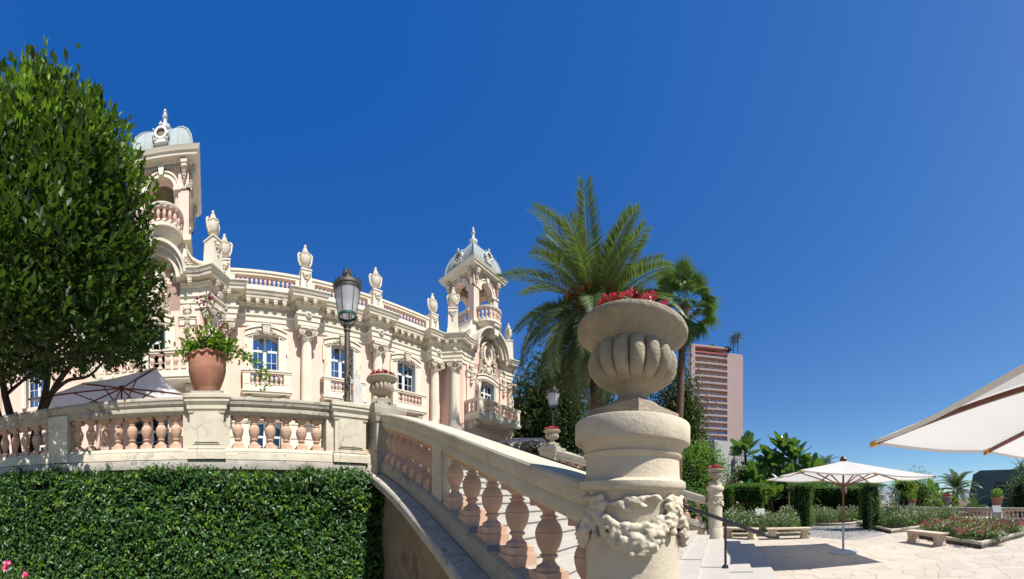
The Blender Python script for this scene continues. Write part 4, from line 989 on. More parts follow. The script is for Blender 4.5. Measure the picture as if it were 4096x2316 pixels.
# ================================================================== paved court of irregular flagstones
def clip(poly,nx,ny,c):     # keep points with nx*x+ny*y<=c
    out=[]
    for i in range(len(poly)):
        a,b=poly[i],poly[(i+1)%len(poly)]; da=nx*a[0]+ny*a[1]-c; db=nx*b[0]+ny*b[1]-c
        if da<=0: out.append(a)
        if da*db<0: t=da/(da-db); out.append((a[0]+(b[0]-a[0])*t,a[1]+(b[1]-a[1])*t))
    return out
struct('court',MB().prism([(-6,-9),(30,-9),(30,12.5),(12.3,12.5),(9,14),(-6,5)],-.055,-.012),MORT,smooth=False)
court=[o for o in COL.objects if o.name=='court'][0]
def inside(x,y,poly):
    r=False; n=len(poly)
    for i in range(n):
        (x1,y1),(x2,y2)=poly[i],poly[i-1]
        if (y1>y)!=(y2>y) and x<(x2-x1)*(y-y1)/(y2-y1)+x1: r=not r
    return r
K0,K1,K2,K3=(13.75,5.05),(10.9,1.42),(14.9,-.15),(18.6,3.6)      # flower bed on the right
Aa,Ab,Ac,Ad=(14.35,6.20),(17.6,9.7),(24.0,9.2),(23.3,3.9)        # rose bed with the arch
CP=[(1.2,-8),(17,-8),(17,3.2),(16.5,6.0),(13.6,7.8),(11.2,12.0),(9.2,11.6),(2.0,2.0)]
sites=[]; st=.42; rr=random.Random(3)
yy=-8.0
while yy<13:
    xx=-1.0+(.5*st if int(yy/st)%2 else 0)
    while xx<17.5: sites.append((xx+rr.uniform(-.36,.36),yy+rr.uniform(-.36,.36))) if rr.random()<.80 else None; xx+=st
    yy+=st*.92
S=np.array(sites); stones=[]
for i,(x,y) in enumerate(sites):
    if not inside(x,y,CP) or inside(x,y,[K0,K1,K2,K3]): continue
    d=((S-S[i])**2).sum(1); idx=np.argsort(d)[1:15]; poly=[(x-1,y-1),(x+1,y-1),(x+1,y+1),(x-1,y+1)]
    for j in idx:
        nx,ny=S[j]-S[i]; L=math.hypot(nx,ny); nx/=L; ny/=L; poly=clip(poly,nx,ny,nx*x+ny*y+L/2-.0045)
    if len(poly)>2: stones.append((math.hypot(x,y),x,y,poly))
stones.sort(key=lambda s: (s[1]*.6+s[2]*.8<6 and s[1]<3.5, s[0]))
rest=MB()
for n_,(dist,x,y,poly) in enumerate(stones):
    az=math.degrees(math.atan2(x,y)); h=rr.uniform(-.0015,.0015); tilt=(rr.uniform(-.003,.003),rr.uniform(-.003,.003))
    # wander the straight Voronoi sides a little
    pts=[]
    for a,b in zip(poly,poly[1:]+poly[:1]):
        pts.append(a); L=math.hypot(b[0]-a[0],b[1]-a[1])
        if L>.22: o=rr.uniform(-.012,.006); pts.append(((a[0]+b[0])/2+(b[1]-a[1])/L*o*-1,(a[1]+b[1])/2+(b[0]-a[0])/L*o))
    def build(mb,ox,oy):
        n=len(pts); vs=[(px-ox,py-oy,-.02) for px,py in pts]+[(px-ox,py-oy,h-.003+tilt[0]*(px-x)+tilt[1]*(py-y)) for px,py in pts]+[(px-ox+(x-px)*.02,py-oy+(y-py)*.02,h+tilt[0]*(px-x)+tilt[1]*(py-y)) for px,py in pts]
        mb.add(vs,[(i,(i+1)%n,(i+1)%n+n,i+n) for i in range(n)]+[(i+n,(i+1)%n+n,(i+1)%n+2*n,i+2*n) for i in range(n)]+[tuple(range(2*n,3*n))])
    vis=dist>6.3 and 36<az<92
    if vis and sum(1 for _ in ())==0 and len([1])and COUNT[0]<300 if (COUNT:=globals().setdefault('COUNT',[0])) else False:
        COUNT[0]+=1; mb=MB(); build(mb,x,y); obj('paving_stone',mb,PAVE,court,(x,y,0),ang=20)
    else: build(rest,0,0)
obj('paving_stones',rest,PAVE,court,kind='stuff',ang=20)
# ================================================================== parasols
def parasol(label,loc,rz,half,rim,top,canvas=CANV,group=None,steel=True,seed=0,base=True,mid=.52):
    t=thing('parasol',label,'parasol',loc,rz,group); rr=random.Random(seed)
    # canopy: eight gores, sagging between the ribs
    n=10; mb=MB(); vs=[]; fs=[]; hx,hy=half if isinstance(half,tuple) else (half,half)
    def rimpt(f):   # f in [0,8): rib positions at integers
        k=int(f)%8; q=f-int(f); c=[(1,0),(1,1),(0,1),(-1,1),(-1,0),(-1,-1),(0,-1),(1,-1)]
        a,b=c[k],c[(k+1)%8]; x=(a[0]+(b[0]-a[0])*q)*hx; y=(a[1]+(b[1]-a[1])*q)*hy; pull=1-.022*math.sin(PI*q); return x*pull,y*pull,math.sin(PI*q)
    M_=64
    for j in range(n+1):
        s=j/n
        for i in range(M_):
            x,y,q=rimpt(8*i/M_); z=top-(top-rim)*(s**1.06)-.055*q*s*s - .02*math.sin(PI*s); vs.append((x*max(s,.02),y*max(s,.02),z))
    for j in range(n):
        for i in range(M_): fs.append((j*M_+i,j*M_+(i+1)%M_,(j+1)*M_+(i+1)%M_,(j+1)*M_+i))
    mb.add(vs,fs); cn=obj('canopy',mb,canvas,t,ang=25)
    fl_=MB(); vs=[]; fs=[]
    for i in range(M_):
        x,y,q=rimpt(8*i/M_); z=rim-.055*q; vs+=[(x,y,z),(x*.995,y*.995,z-.035)]
    for i in range(M_): fs.append((2*i,2*((i+1)%M_),2*((i+1)%M_)+1,2*i+1))
    fl_.add(vs,fs); obj('hem',fl_,canvas,cn,ang=25)
    hub=rim-.30
    for k in range(8):
        x,y,_=rimpt(k); a=(0,0,top-.07); b=(x*1.0,y*1.0,rim-.035)
        r_=MB(); r_.bar(a,b,.03,.04); ro=obj('rib',r_,WOOD,t,smooth=False)
        e=MB(); L=math.hypot(x,y); e.bar((x*(1-.10/L),y*(1-.10/L),rim-.035+.10/L*(top-rim)*.95),(x*(1+.02/L),y*(1+.02/L),rim-.04),.042,.055); obj('end_cap',e,BRASS,ro,smooth=False)
        sx,sy,sz=x*mid,y*mid,top-.08+(rim-.035-top+.08)*mid
        s_=MB(); s_.bar((.03*x/L,.03*y/L,hub),(sx,sy,sz-.01),.026,.034); obj('strut',s_,WOOD,t,smooth=False)
    pm=MB(); pm.lathe([(.032,.9 if steel else .05),(.032,top-.03)],14); obj('pole',pm,WOOD,t)
    if steel: obj('steel_tube',MB().lathe([(.040,.02),(.040,.92),(.034,.93)],14),STEEL,t)
    hb=MB(); hb.lathe([(.055,hub-.15),(.06,hub-.12),(.048,hub-.10),(.06,hub-.07),(.05,hub-.04),(.058,hub),(.058,hub+.05),(.035,hub+.07)],16); obj('hub',hb,WOOD,t)
    f=MB(); f.lathe([(.09,top-.02),(.095,top+.02),(.11,top+.03),(.115,top+.07),(.085,top+.10),(.08,top+.12),(.05,top+.15),(0,top+.165)],20); obj('finial',f,WOOD,t)
    if base: obj('base_plate',MB().lathe([(.47,0.0),(.475,.02),(.46,.035),(.08,.045),(.06,.07),(0,.07)],40),STEEL,t)
    cd_=MB(); cd_.tube([(-.05,-.03,hub+.02),(-.16,-.04,hub-.02),(-.20,-.03,hub-.16),(-.16,-.03,hub-.22),(-.10,-.03,hub-.14),(-.06,-.03,hub-.03)],.006,6); obj('cord',cd_,WHITE,t)
    return t
g_='white square parasols'
q=P(3373,10.2); parasol('white square parasol with wooden pole on the paved court beside the benches',(q.x,q.y,.0),RZ+R(3),2.02,2.36,2.86,seed=1,group=g_)
parasol('near white parasol edge with wooden ribs entering from the right',(2.07,-1.44,.0),R(-48),(1.5,2.9),2.33,2.90,mid=.36,seed=2,group=g_)
q=W(-2.75,9.95,ZT); parasol('grey-white terrace parasol below the tree, in front of the villa',q,RZ+R(-14),2.05,2.35,2.85,CANVT,g_,seed=3)
q=W(-8.0,10.5,ZT); parasol('terrace parasol at the left edge, half hidden by the tree trunks',q,RZ+R(8),1.7,2.2,2.62,CANVT,g_,seed=4)
q=P(2088,18.6,ZT); parasol('small terrace parasol beyond the stair, under the villa corner balcony',q,RZ+R(10),2.05,2.25,2.75,CANVT,g_,seed=5)
# ================================================================== lamp posts
def lamp(label,loc,sc=1.0,group='lamp posts on the terrace'):
    t=thing('lamp_post',label,'lamp post',loc,R(20),group); t.scale=(sc,)*3
    mb=MB(); mb.lathe([(.20,0),(.20,.10),(.16,.14),(.13,.30),(.15,.34),(.11,.42),(.085,.60),(.075,.62),(.066,.8),(.058,2.55),(.052,2.68)],24,mod=lambda a,r,z:r*(1-.05*(math.cos(a*10)>.2)) if .8<z<2.6 else r); obj('post',mb,IRON,t)
    v_=MB(); pts=[(.070*math.cos(z*3.2),.070*math.sin(z*3.2),z) for z in np.linspace(.62,2.5,60)]; v_.tube(pts,.010,5)
    for i,(x,y,z) in enumerate(pts[::2]):
        s=1 if i%2 else -1; v_.blob((x*1.25+s*y*.35,y*1.25-s*x*.35,z+.03),(.022,.022,.035),0)
    obj('vine_ornament',v_,IRON,t)
    c=MB(); c.lathe([(.052,2.66),(.075,2.70),(.07,2.72),(.06,2.74),(.075,2.77),(.09,2.80),(.085,2.82),(.03,2.83)],20); obj('capital',c,IRON,t)
    cg=MB()
    for k in range(4):
        a=PI/2*k+.4; cg.tube([(.03*math.cos(a),.03*math.sin(a),2.80),(.10*math.cos(a),.10*math.sin(a),2.83),(.155*math.cos(a),.155*math.sin(a),2.90),(.18*math.cos(a),.18*math.sin(a),3.0)],.012,6)
    cg.lathe([(.165,2.975),(.185,2.975),(.19,3.0),(.188,3.03),(.17,3.03)],32,cap=False); obj('cradle',cg,GIRON,t)
    for k in range(6): pass
    gl=MB(); gl.lathe([(.178,3.03),(.258,3.50)],32,cap=False); obj('lantern_glass',gl,LGLASS,t)
    bl=MB(); bl.lathe([(.0,3.02),(.06,3.06),(.075,3.2),(.05,3.34),(0,3.36)],16); obj('bulb_globe',bl,WHITE,t)
    br=MB()
    for k in range(6):
        a=PI/3*k+.2; br.tube([(.18*math.cos(a),.18*math.sin(a),3.02),(.262*math.cos(a),.262*math.sin(a),3.51)],.009,5)
    obj('glazing_bar',br,IRON,t)
    cr=MB(); cr.lathe([(.255,3.49),(.272,3.50),(.275,3.53),(.265,3.545),(.283,3.56),(.29,3.60),(.285,3.615),(.20,3.64),(.13,3.69),(.105,3.72),(.10,3.75),(.085,3.76),(.085,3.80),(0,3.81)],36); obj('hood',cr,IRON,t)
    ct=MB()
    for k in range(22):
        a=2*PI*k/22; ct.add([( .288*math.cos(a-.12),.288*math.sin(a-.12),3.60),(.288*math.cos(a+.12),.288*math.sin(a+.12),3.60),(.300*math.cos(a),.300*math.sin(a),3.675),(.27*math.cos(a),.27*math.sin(a),3.61)],[(0,1,2),(1,3,2),(3,0,2)])
        ct.blob((.300*math.cos(a),.300*math.sin(a),3.665),.013,0)
    obj('cresting',ct,IRON,t)
    kb=MB(); kb.lathe([(.075,3.80),(.082,3.82),(.075,3.84)],20)
    for k in range(8):
        a=2*PI*k/8; M=Matrix.Translation((.078*math.cos(a),.078*math.sin(a),3.84))@Matrix.Rotation(a,4,'Z'); kb.box(-.012,.012,-.022,.022,0,.07,M); kb.blob((.01,0,.075),(.014,.024,.016),0,M)
    obj('crown',kb,IRON,t); return t
q=W(2.72,6.05,ZT); lamp('tall bronze lamp post with frosted lantern standing in front of the villa',q,1.0)
q=P(2214,13.0,ZT); lamp('far lamp post with frosted lantern below the date palm',q,.985)
# ================================================================== big terracotta pot with climbing rose
q=W(-.04,5.83,3.475)
pt=thing('potted_rose','terracotta pot with scalloped rim holding a crimson climbing rose on balustrade pier','potted plant',q,RZ)
obj('plinth',MB().box(-.29,.29,-.20,.25,0,.085),LEDGE,pt,smooth=False)
mb=MB(); mb.lathe([(.19,.085),(.20,.10),(.21,.13),(.225,.165),(.245,.205),(.265,.25),(.285,.30),(.302,.35),(.318,.41),(.328,.46),(.335,.51),(.338,.56),(.336,.61),(.325,.68),(.318,.70),(.335,.725),(.345,.745),(.32,.745),(.30,.70),(.28,.66),(0,.64)],72,mod=lambda a,r,z: r*(1+.035*math.cos(a*14)) if .71<z<.75 else r*(1+.010*math.sin(z*75)+.006*math.sin(z*31))); obj('pot',mb,TERRA,pt)
vs=[]; fs=[]; ns_=112; pr_=[(.322,.69,0),(.345,.70,.6),(.365,.712,1.0),(.352,.735,1.0),(.325,.745,.4),(.310,.72,0)]
for i in range(ns_):
    a=2*PI*i/ns_; wv=math.cos(a*14)
    for r_,z_,k_ in pr_: rr2=r_*(1+.035*k_*wv); vs.append((rr2*math.cos(a),rr2*math.sin(a),z_-.028*k_*wv))
m_=len(pr_); fs=[(i*m_+j,((i+1)%ns_)*m_+j,((i+1)%ns_)*m_+(j+1)%m_,i*m_+(j+1)%m_) for i in range(ns_) for j in range(m_)]
sc=MB(); sc.add(vs,fs); obj('scalloped_rim',sc,TERRA,pt)
stm=MB(); tips=[]
for k in range(34):
    a=rr.uniform(0,2*PI); L=rr.uniform(.25,.58); e=rr.uniform(.5,1.3); p0=Vector((.1*math.cos(a),.1*math.sin(a),.66)); pts=[p0]
    for i in range(1,6): pts.append(p0+Vector((math.cos(a)*math.cos(e),math.sin(a)*math.cos(e),math.sin(e)))*L*i/5+Vector((0,0,-.18*(i/5)**2*math.cos(e)*L)))
    stm.tube(pts,.005,4,cap=False); tips+=[(pts[j],1) for j in range(1,6)]
for a,e in ((-.15,-.30),(-.1,-.42),(.2,-.2)):      # trailing shoot to the right
    pts=[Vector((.2,-.12,.70))]
    for i in range(1,9): pts.append(Vector((.2+.105*i,-.12-.01*i,.72+.12*math.sin(i*.5)*1.0+e*.13*i*i/8)))
    stm.tube(pts,.005,4,cap=False); tips+=[(p,.6) for p in pts]
tall=[Vector((.0,-.05,.7)),Vector((-.04,-.06,1.1)),Vector((-.03,-.05,1.45)),Vector((.0,-.06,1.72))]; stm.tube(tall,.006,4); tips+=[(p,.4) for p in tall]
obj('stems',stm,GIRON,pt,kind='stuff')
pos=[]; 
for p,wt in tips:
    for _ in range(int(17*wt)): pos.append((p.x+rr.gauss(0,.055),p.y+rr.gauss(0,.055),p.z+rr.gauss(0,.05)))
pos=np.array(pos); foliage('foliage',pos,unit(len(pos))*.6,.075,.62,YLEAF,pt,.1,1.0)
bl=[]
for c,n in (((.19,-.15,1.12),60),((.26,-.12,1.0),60),((.15,-.2,.95),40),((.33,-.15,1.08),16),((-.12,-.1,1.70),36),((.02,-.1,1.66),30),((.06,-.1,1.74),20)):
    for _ in range(n): bl.append((c[0]+rr.gauss(0,.055),c[1]+rr.gauss(0,.04),c[2]+rr.gauss(0,.06)))
bl=np.array(bl); foliage('blossoms',bl,unit(len(bl)),.042,1.0,CRIMF,pt,.2,1.0)
# ================================================================== clipped hedge against the retaining wall
hd=thing('hedge','glossy dark green clipped hedge covering the retaining wall','hedge',W(-1.2,5.3,0),RZ)
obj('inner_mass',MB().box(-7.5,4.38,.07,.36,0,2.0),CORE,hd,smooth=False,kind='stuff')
def hedge_pts(n):
    a=rng.random(n); xs=-6.2+rng.random(n)*10.7; top=rng.random(n)<.20
    z=np.where(top,2.06+rng.normal(size=n)*.055,.05+rng.random(n)*2.05); y=np.where(top,rng.random(n)*.42,-.10+np.abs(rng.normal(size=n))*.10+.035*np.sin(xs*3.1)+.04*np.sin(z*4+xs))
    end=rng.random(n)<.05; xs=np.where(end,4.42+rng.random(n)*.14,xs); y=np.where(end,rng.random(n)*.4-.05,y)
    z=z+(.05*np.sin(xs*2.3)+.03*np.sin(xs*7.1))*(z>1.9); y=y+.035*np.sin(xs*1.7+z*2.1)*np.sin(z*3.3+xs*.6)*(y<.2)
    o=np.stack([np.where(end,1.0,0),np.where(top,-.3,-1.0),np.where(top,1.0,.25)],1); return np.stack([xs,y,z],1),o
nb=9500; b_,o_=hedge_pts(nb); k=5; pos=np.repeat(b_,k,0)+rng.normal(size=(nb*k,3))*np.array([.034,.022,.032]); out=np.repeat(o_,k,0)
d=out*.55+unit(len(pos))*.95; d[:,2]+=.05; nr=out*1.0+unit(len(pos))*.55+np.array([0,0,.5])
o=link('foliage',leafmesh('hedge_leaves',pos,d,nr,.088*(.6+.7*rng.random(len(pos))),.42,HLEAF,.08,.10),hd); o['kind']='stuff'
ns=900; b_,o_=hedge_pts(ns); pos=np.repeat(b_,5,0)+rng.normal(size=(ns*5,3))*.02; out=np.repeat(o_,5,0); pos+=out*.04
o=link('young_shoots',leafmesh('young_shoots',pos,out*.6+unit(len(pos))*.8,out+unit(len(pos))*.5,.08*(.6+.7*rng.random(len(pos))),.42,YLEAF,.1,.08),hd); o['kind']='stuff'
pl=thing('flower','pink roses low in the bottom left corner before the hedge','flower',W(-3.28,4.6,0),RZ)
stm=MB(); stm.tube([(0,0,0),(.02,0,.3),(0,0,.52)],.008,5); stm.tube([(.15,0,0),(.25,.02,.3),(.36,0,.40)],.008,5); obj('stem',stm,GIRON,pl)
for i,c in enumerate(((0,0,.55),(.36,0,.42),(-.08,.05,.47))):
    pp=np.array([c]*26)+rng.normal(size=(26,3))*.02; foliage('blossom',pp,unit(26),.06,1.0,PINKF,pl,.3,1.0)
pp=np.concatenate([np.array([[rr.uniform(-.3,.6),rr.uniform(-.1,.2),rr.uniform(.05,.40)] for _ in range(260)])]); foliage('foliage',pp,unit(260)*.5,.06,.6,RLEAF,pl,.2,1.0)
# ================================================================== the tree on the left
tr=thing('tree','large dense evergreen tree with several dark trunks left of the villa','tree',W(-4.25,6.75,ZT),RZ)
def stem(pts,r0,r1,name='trunk',m=BARK,parent=None,seg=10):
    n=len(pts); P_=[Vector(p) for p in pts]; Q=[]
    for i in range(n-1):
        for k in range(4):
            t=k/4; p0=P_[max(i-1,0)]; p1=P_[i]; p2=P_[i+1]; p3=P_[min(i+2,n-1)]
            Q.append(.5*((2*p1)+(-p0+p2)*t+(2*p0-5*p1+4*p2-p3)*t*t+(-p0+3*p1-3*p2+p3)*t**3))
    Q.append(P_[-1]); L=len(Q); mb=MB(); mb.tube(Q,[r0+(r1-r0)*(i/(L-1))**.8*(1) for i in range(L)],seg); return obj(name,mb,m,parent)
stem([(-.55,-.1,-.05),(-.62,-.15,1.0),(-1.0,-.3,2.4),(-1.2,-.2,4.2)],.15,.06,'trunk',BARK,tr)
stem([(-.20,.0,-.05),(-.30,-.1,1.0),(-.55,-.2,2.1),(-.6,-.3,3.6),(-.3,-.3,5.2)],.15,.05,'trunk',BARK,tr)
stem([(.10,.05,-.05),(.28,.0,1.0),(.62,-.1,1.9),(.75,-.2,3.3),(.6,-.4,5.0)],.13,.05,'trunk',BARK,tr)
stem([(.22,.0,-.05),(.40,-.1,.9),(.92,-.3,1.75),(1.7,-.5,2.35),(2.3,-.6,2.9)],.11,.035,'trunk',BARK,tr)
for a in (([.85,-.28,1.65],[1.4,-.6,1.75],[1.95,-.8,1.70],[2.4,-.9,2.0]),([1.4,-.45,2.15],[1.9,-.2,2.7],[2.5,0,2.95]),([.7,-.15,2.5],[1.3,-.7,3.2],[1.8,-1.0,4.0]),([-.6,-.25,3.0],[.1,-1.0,3.8],[.5,-1.5,4.6]),([-.4,-.2,1.9],[-.1,.8,2.8],[.3,1.3,3.4]),([1.9,-.55,2.45],[2.3,-.9,2.5],[2.6,-1.0,2.25])): stem(a,.055,.018,'branch',BARK,tr,7)
CX,CY=.42,-.15
def prof(z): # crown radius at a height above the terrace
    t=(z-1.95)/7.1; lo=np.clip((z-1.15)/.9,0,1)**.5
    return 2.82*np.clip(1-np.clip(t,0,1)**2.3,0.02,1)*lo
def tcrown(n,clump,lo,hi,zr,cr):
    k=n//clump; z=[];
    while len(z)<k:
        c=rng.uniform(zr[0],zr[1],k); z+=list(c[rng.random(k)<(prof(c)/3.0)**1.0])
    z=np.array(z[:k]); a=rng.random(k)*2*PI; q=(lo+(hi-lo)*rng.random(k)**.55)*prof(z)*(1+.13*np.sin(a*5+z*2.2)*np.sin(z*3.1+a*2)+.07*np.sin(a*11+z*5)*np.sin(z*7))
    sy=np.sin(a); sy=np.where(sy>0,sy*.48,sy); p=np.stack([CX+q*np.cos(a),CY+q*sy,z],1); o=np.stack([np.cos(a),np.sin(a),.35+.25*(z-3)],1); o/=np.linalg.norm(o,axis=1)[:,None]
    return np.repeat(p,clump,0)+rng.normal(size=(k*clump,3))*cr,np.repeat(o,clump,0)
def tkeep(p):   # the underside slants up away from the trunk side
    dd=p[:,1]+6.75; px=838+K*np.arctan2(p[:,0]-4.25,dd); rr_=np.hypot(p[:,0]-4.25,dd); el=(p[:,2]+ZT-EYE)/rr_
    return el>np.interp(px,[0,120,300,560,690],[.37,.37,.40,.425,.50])+.018*np.sin(p[:,0]*9)+.015*np.sin(p[:,0]*23)
pos,out=tcrown(40000,22,.60,1.02,(1.35,8.75),.15); keep=tkeep(pos); foliage('crown',pos[keep],out[keep],.155,.50,TLEAF,tr,.28,1.05,.07)
pos,out=tcrown(13000,8,.2,.8,(1.6,8.4),.25); keep=tkeep(pos); foliage('inner_crown',pos[keep],out[keep],.17,.55,DLEAF,tr,.2,1.0,.07)
pos,out=tcrown(4500,8,.95,1.06,(5.2,8.7),.09); foliage('lit_top_leaves',pos,out,.125,.46,YLEAF,tr,.6,.9,.08)  # brighter leaves at the top only; sunlight on the crown put into colour
tw=MB(); sp_=[]; so_=[]
for k in range(46):       # leafy shoots breaking the outline
    z=float(rng.uniform(2.6,8.5)); a=float(rng.uniform(-1.9,1.1)); q=float(prof(np.array(z)))*.93; p0=Vector((CX+q*math.cos(a),CY+q*math.sin(a),z)); dv=Vector((math.cos(a)*.5,math.sin(a)*.5,1.0)).normalized(); L_=float(rng.uniform(.25,.62)); tw.tube([p0-dv*.3,p0+dv*L_],[.012,.004],5)
    for j in range(16):
        t_=j/15; sp_.append(tuple(p0+dv*L_*t_)); aa=j*2.4; so_.append((math.cos(aa)*.7,math.sin(aa)*.7,.6))
obj('twigs',tw,BARK,tr,kind='stuff'); foliage('shoot_leaves',np.array(sp_),np.array(so_),.12,.45,YLEAF,tr,.3,.4,.08)
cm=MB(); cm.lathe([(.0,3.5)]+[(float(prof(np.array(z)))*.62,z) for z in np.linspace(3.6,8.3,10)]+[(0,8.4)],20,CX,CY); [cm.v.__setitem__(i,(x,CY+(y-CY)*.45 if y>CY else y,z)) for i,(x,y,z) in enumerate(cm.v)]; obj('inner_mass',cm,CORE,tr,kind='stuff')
# ================================================================== palms
def frond_mesh(name,L,droop,m,pairs=70,leaf=.55,wr=.06,twist=.5,seed=0,vee=.5,thin=1.0):
    r_=np.random.default_rng(seed); N=24; t=np.linspace(0,1,N); ang=-droop*t**1.5     # bends down along its length, grows along +x
    dx=np.cos(ang)*L/(N-1); dz=np.sin(ang)*L/(N-1); x=np.concatenate([[0],np.cumsum(dx[:-1])]); z=np.concatenate([[0],np.cumsum(dz[:-1])])
    mb=MB(); mb.tube([(x[i],0,z[i]) for i in range(0,N,2)]+[(x[-1],0,z[-1])],[.035*(1-.85*i/12)+.004 for i in range(13)],5)
    pos=[];dirs=[];nr=[];ln=[]
    for s in (-1,1):
        tt=np.linspace(.10,.995,pairs)+r_.normal(size=pairs)*.003
        for q in tt:
            i=min(N-2,int(q*(N-1))); f=q*(N-1)-i; px,pz=x[i]+(x[i+1]-x[i])*f,z[i]+(z[i+1]-z[i])*f; a=ang[i]
            T=np.array([math.cos(a),0,math.sin(a)]); Nn=np.array([-math.sin(a),0,math.cos(a)]); fw=.55+.9*q**2
            v_=T*fw+np.array([0,s,0])*1.0+Nn*(vee*(1-q*.4)+r_.normal()*.10); pos.append((px,0,pz)); dirs.append(v_); nr.append(Nn+np.array([0,-s*.5,0])); ln.append(leaf*(.55+.75*math.sin(PI*min(1,q*.80+.12)))*(1+r_.normal()*.06)*thin)
    me2=leafmesh(name,np.array(pos),np.array(dirs),np.array(nr),np.array(ln),wr,m,.01,.10)
    # join rachis and leaflets
    o=mb.mesh(name+'_r',m); bm=bmesh.new(); bm.from_mesh(me2); bm.from_mesh(o); bm.to_mesh(me2); bm.free(); bpy.data.meshes.remove(o); return me2
def palm(label,base,h,r0,lean,frs,name='date_palm',crown_r=.6):
    t=thing(name,label,'palm tree',base,0)
    mb=MB(); seg=18; rings=int(h/.14); vs=[]; fs=[]
    for j in range(rings+1):
        q=j/rings; z=h*q; rr_=r0*(1-.12*q)*(1+.045*(j%2)) if q<.93 else r0*(1+.5*(q-.93)/.07)
        for i in range(seg):
            a=2*PI*(i+.5*(j%2))/seg; k=rr_*(1+.03*math.sin(i*7+j*3)); vs.append((lean[0]*q*q+k*math.cos(a),lean[1]*q*q+k*math.sin(a),z))
    for j in range(rings):
        for i in range(seg): fs.append((j*seg+i,j*seg+(i+1)%seg,(j+1)*seg+(i+1)%seg,(j+1)*seg+i))
    fs.append(tuple(range(rings*seg,(rings+1)*seg))); mb.add(vs,fs); obj('trunk',mb,PBARK,t,ang=60)
    top=(lean[0],lean[1],h)
    for (me,az,el,roll,sc) in frs:
        o=link('frond' if me.materials[0]!=DEAD else 'dead_frond',me,t); 
        M=Matrix.Translation(top)@Matrix.Rotation(az,4,'Z')@Matrix.Rotation(-el,4,'Y')@Matrix.Rotation(roll,4,'X')@Matrix.Translation((.15,0,0)); o.matrix_local=M@Matrix.Scale(sc,4)
    return t,top
FR=[frond_mesh('frond',3.9,dr,FROND,96,.58,.075,seed=i,vee=.35) for i,dr in enumerate((.75,1.15,1.55,.95))]
DF=[frond_mesh('dead_frond',3.6,dr,DEAD,60,.45,.07,seed=9+i,vee=.1) for i,dr in enumerate((.5,.9))]
frs=[]
rr=random.Random(21)
for ring,(n,el,es) in enumerate(((6,72,7),(9,50,8),(11,28,8),(12,4,9),(12,-20,9),(9,-45,8))):
    for k in range(n):
        az=2*PI*(k+rr.uniform(-.22,.22))/n+ring*.4; e=el+rr.uniform(-es,es); me=FR[(0 if ring==0 else rr.choice([0,3,1]) if ring<3 else rr.choice([1,2]))]
        frs.append((me,az,R(e),rr.uniform(-.5,.5),rr.uniform(.88,1.10)))
for k in range(20): frs.append((rr.choice(DF),2*PI*(k+rr.uniform(-.4,.4))/16,R(rr.uniform(-68,-28)),rr.uniform(-1,1),rr.uniform(.85,1.2)))
dp,top=palm('tall date palm with drooping fronds right of the villa',P(2388,14.0,1.0),8.55,.33,(.05,.0),frs)
dt=MB()
for k in range(22):
    a=2*PI*k/22+rr.uniform(-.2,.2); e=rr.uniform(-.2,.75); L=rr.uniform(1.1,2.1); p0=Vector(top)+Vector((0,0,.1))
    for s in range(16):
        aa=a+rr.gauss(0,.16); p1=p0+Vector((math.cos(aa)*math.cos(e),math.sin(aa)*math.cos(e),math.sin(e)))*L*.7; p2=p1+Vector((math.cos(aa)*.22,math.sin(aa)*.22,-.30-rr.random()*.35)); dt.tube([p0,p1,p2],.008,3,cap=False)
        for q in range(10): pp=p1+(p2-p1)*rr.random()+Vector((rr.gauss(0,.03),rr.gauss(0,.03),rr.gauss(0,.03))); dt.add([(pp.x+.03,pp.y,pp.z),(pp.x-.03,pp.y,pp.z),(pp.x,pp.y+.03,pp.z),(pp.x,pp.y-.03,pp.z),(pp.x,pp.y,pp.z+.04),(pp.x,pp.y,pp.z-.04)],[(0,2,4),(2,1,4),(1,3,4),(3,0,4),(2,0,5),(1,2,5),(3,1,5),(0,3,5)])
obj('date_clusters',dt,DATE,dp,kind='stuff')
def fan_mesh(seed,R_=.75,m=FFROND):
    r_=np.random.default_rng(seed); pos=[];d=[];nr=[];ln=[]
    n=46
    for k in range(n):
        a=-2.3+4.6*k/(n-1); v_=np.array([math.cos(a),math.sin(a),-.12*abs(a)+r_.normal()*.05]); pos.append((1.05,0,0)); d.append(v_); nr.append((0,0,1)); ln.append(R_*(.85+.2*math.cos(a))*(1+r_.normal()*.06))
    me=leafmesh('fan_frond',pos,d,nr,np.array(ln),.085,m,.02,.22); mb=MB(); mb.tube([(0,0,0),(.55,0,.03),(1.06,0,0)],[.022,.016,.010],5); o=mb.mesh('x',m); bm=bmesh.new(); bm.from_mesh(me); bm.from_mesh(o); bm.to_mesh(me); bm.free(); bpy.data.meshes.remove(o); return me
FM=[fan_mesh(i) for i in range(3)]
frs=[]
for ring,(n,el,es) in enumerate(((6,70,8),(9,40,10),(10,8,10),(9,-25,10),(7,-55,8))):
    for k in range(n): frs.append((rr.choice(FM),2*PI*(k+rr.uniform(-.3,.3))/n+ring*.5,R(el+rr.uniform(-es,es)),rr.uniform(-.4,.4),rr.uniform(.85,1.15)))
palm('slender fan palm standing behind the foreground urn',P(2712,16.0,.3),10.8,.19,(.28,-.15),frs,'fan_palm')
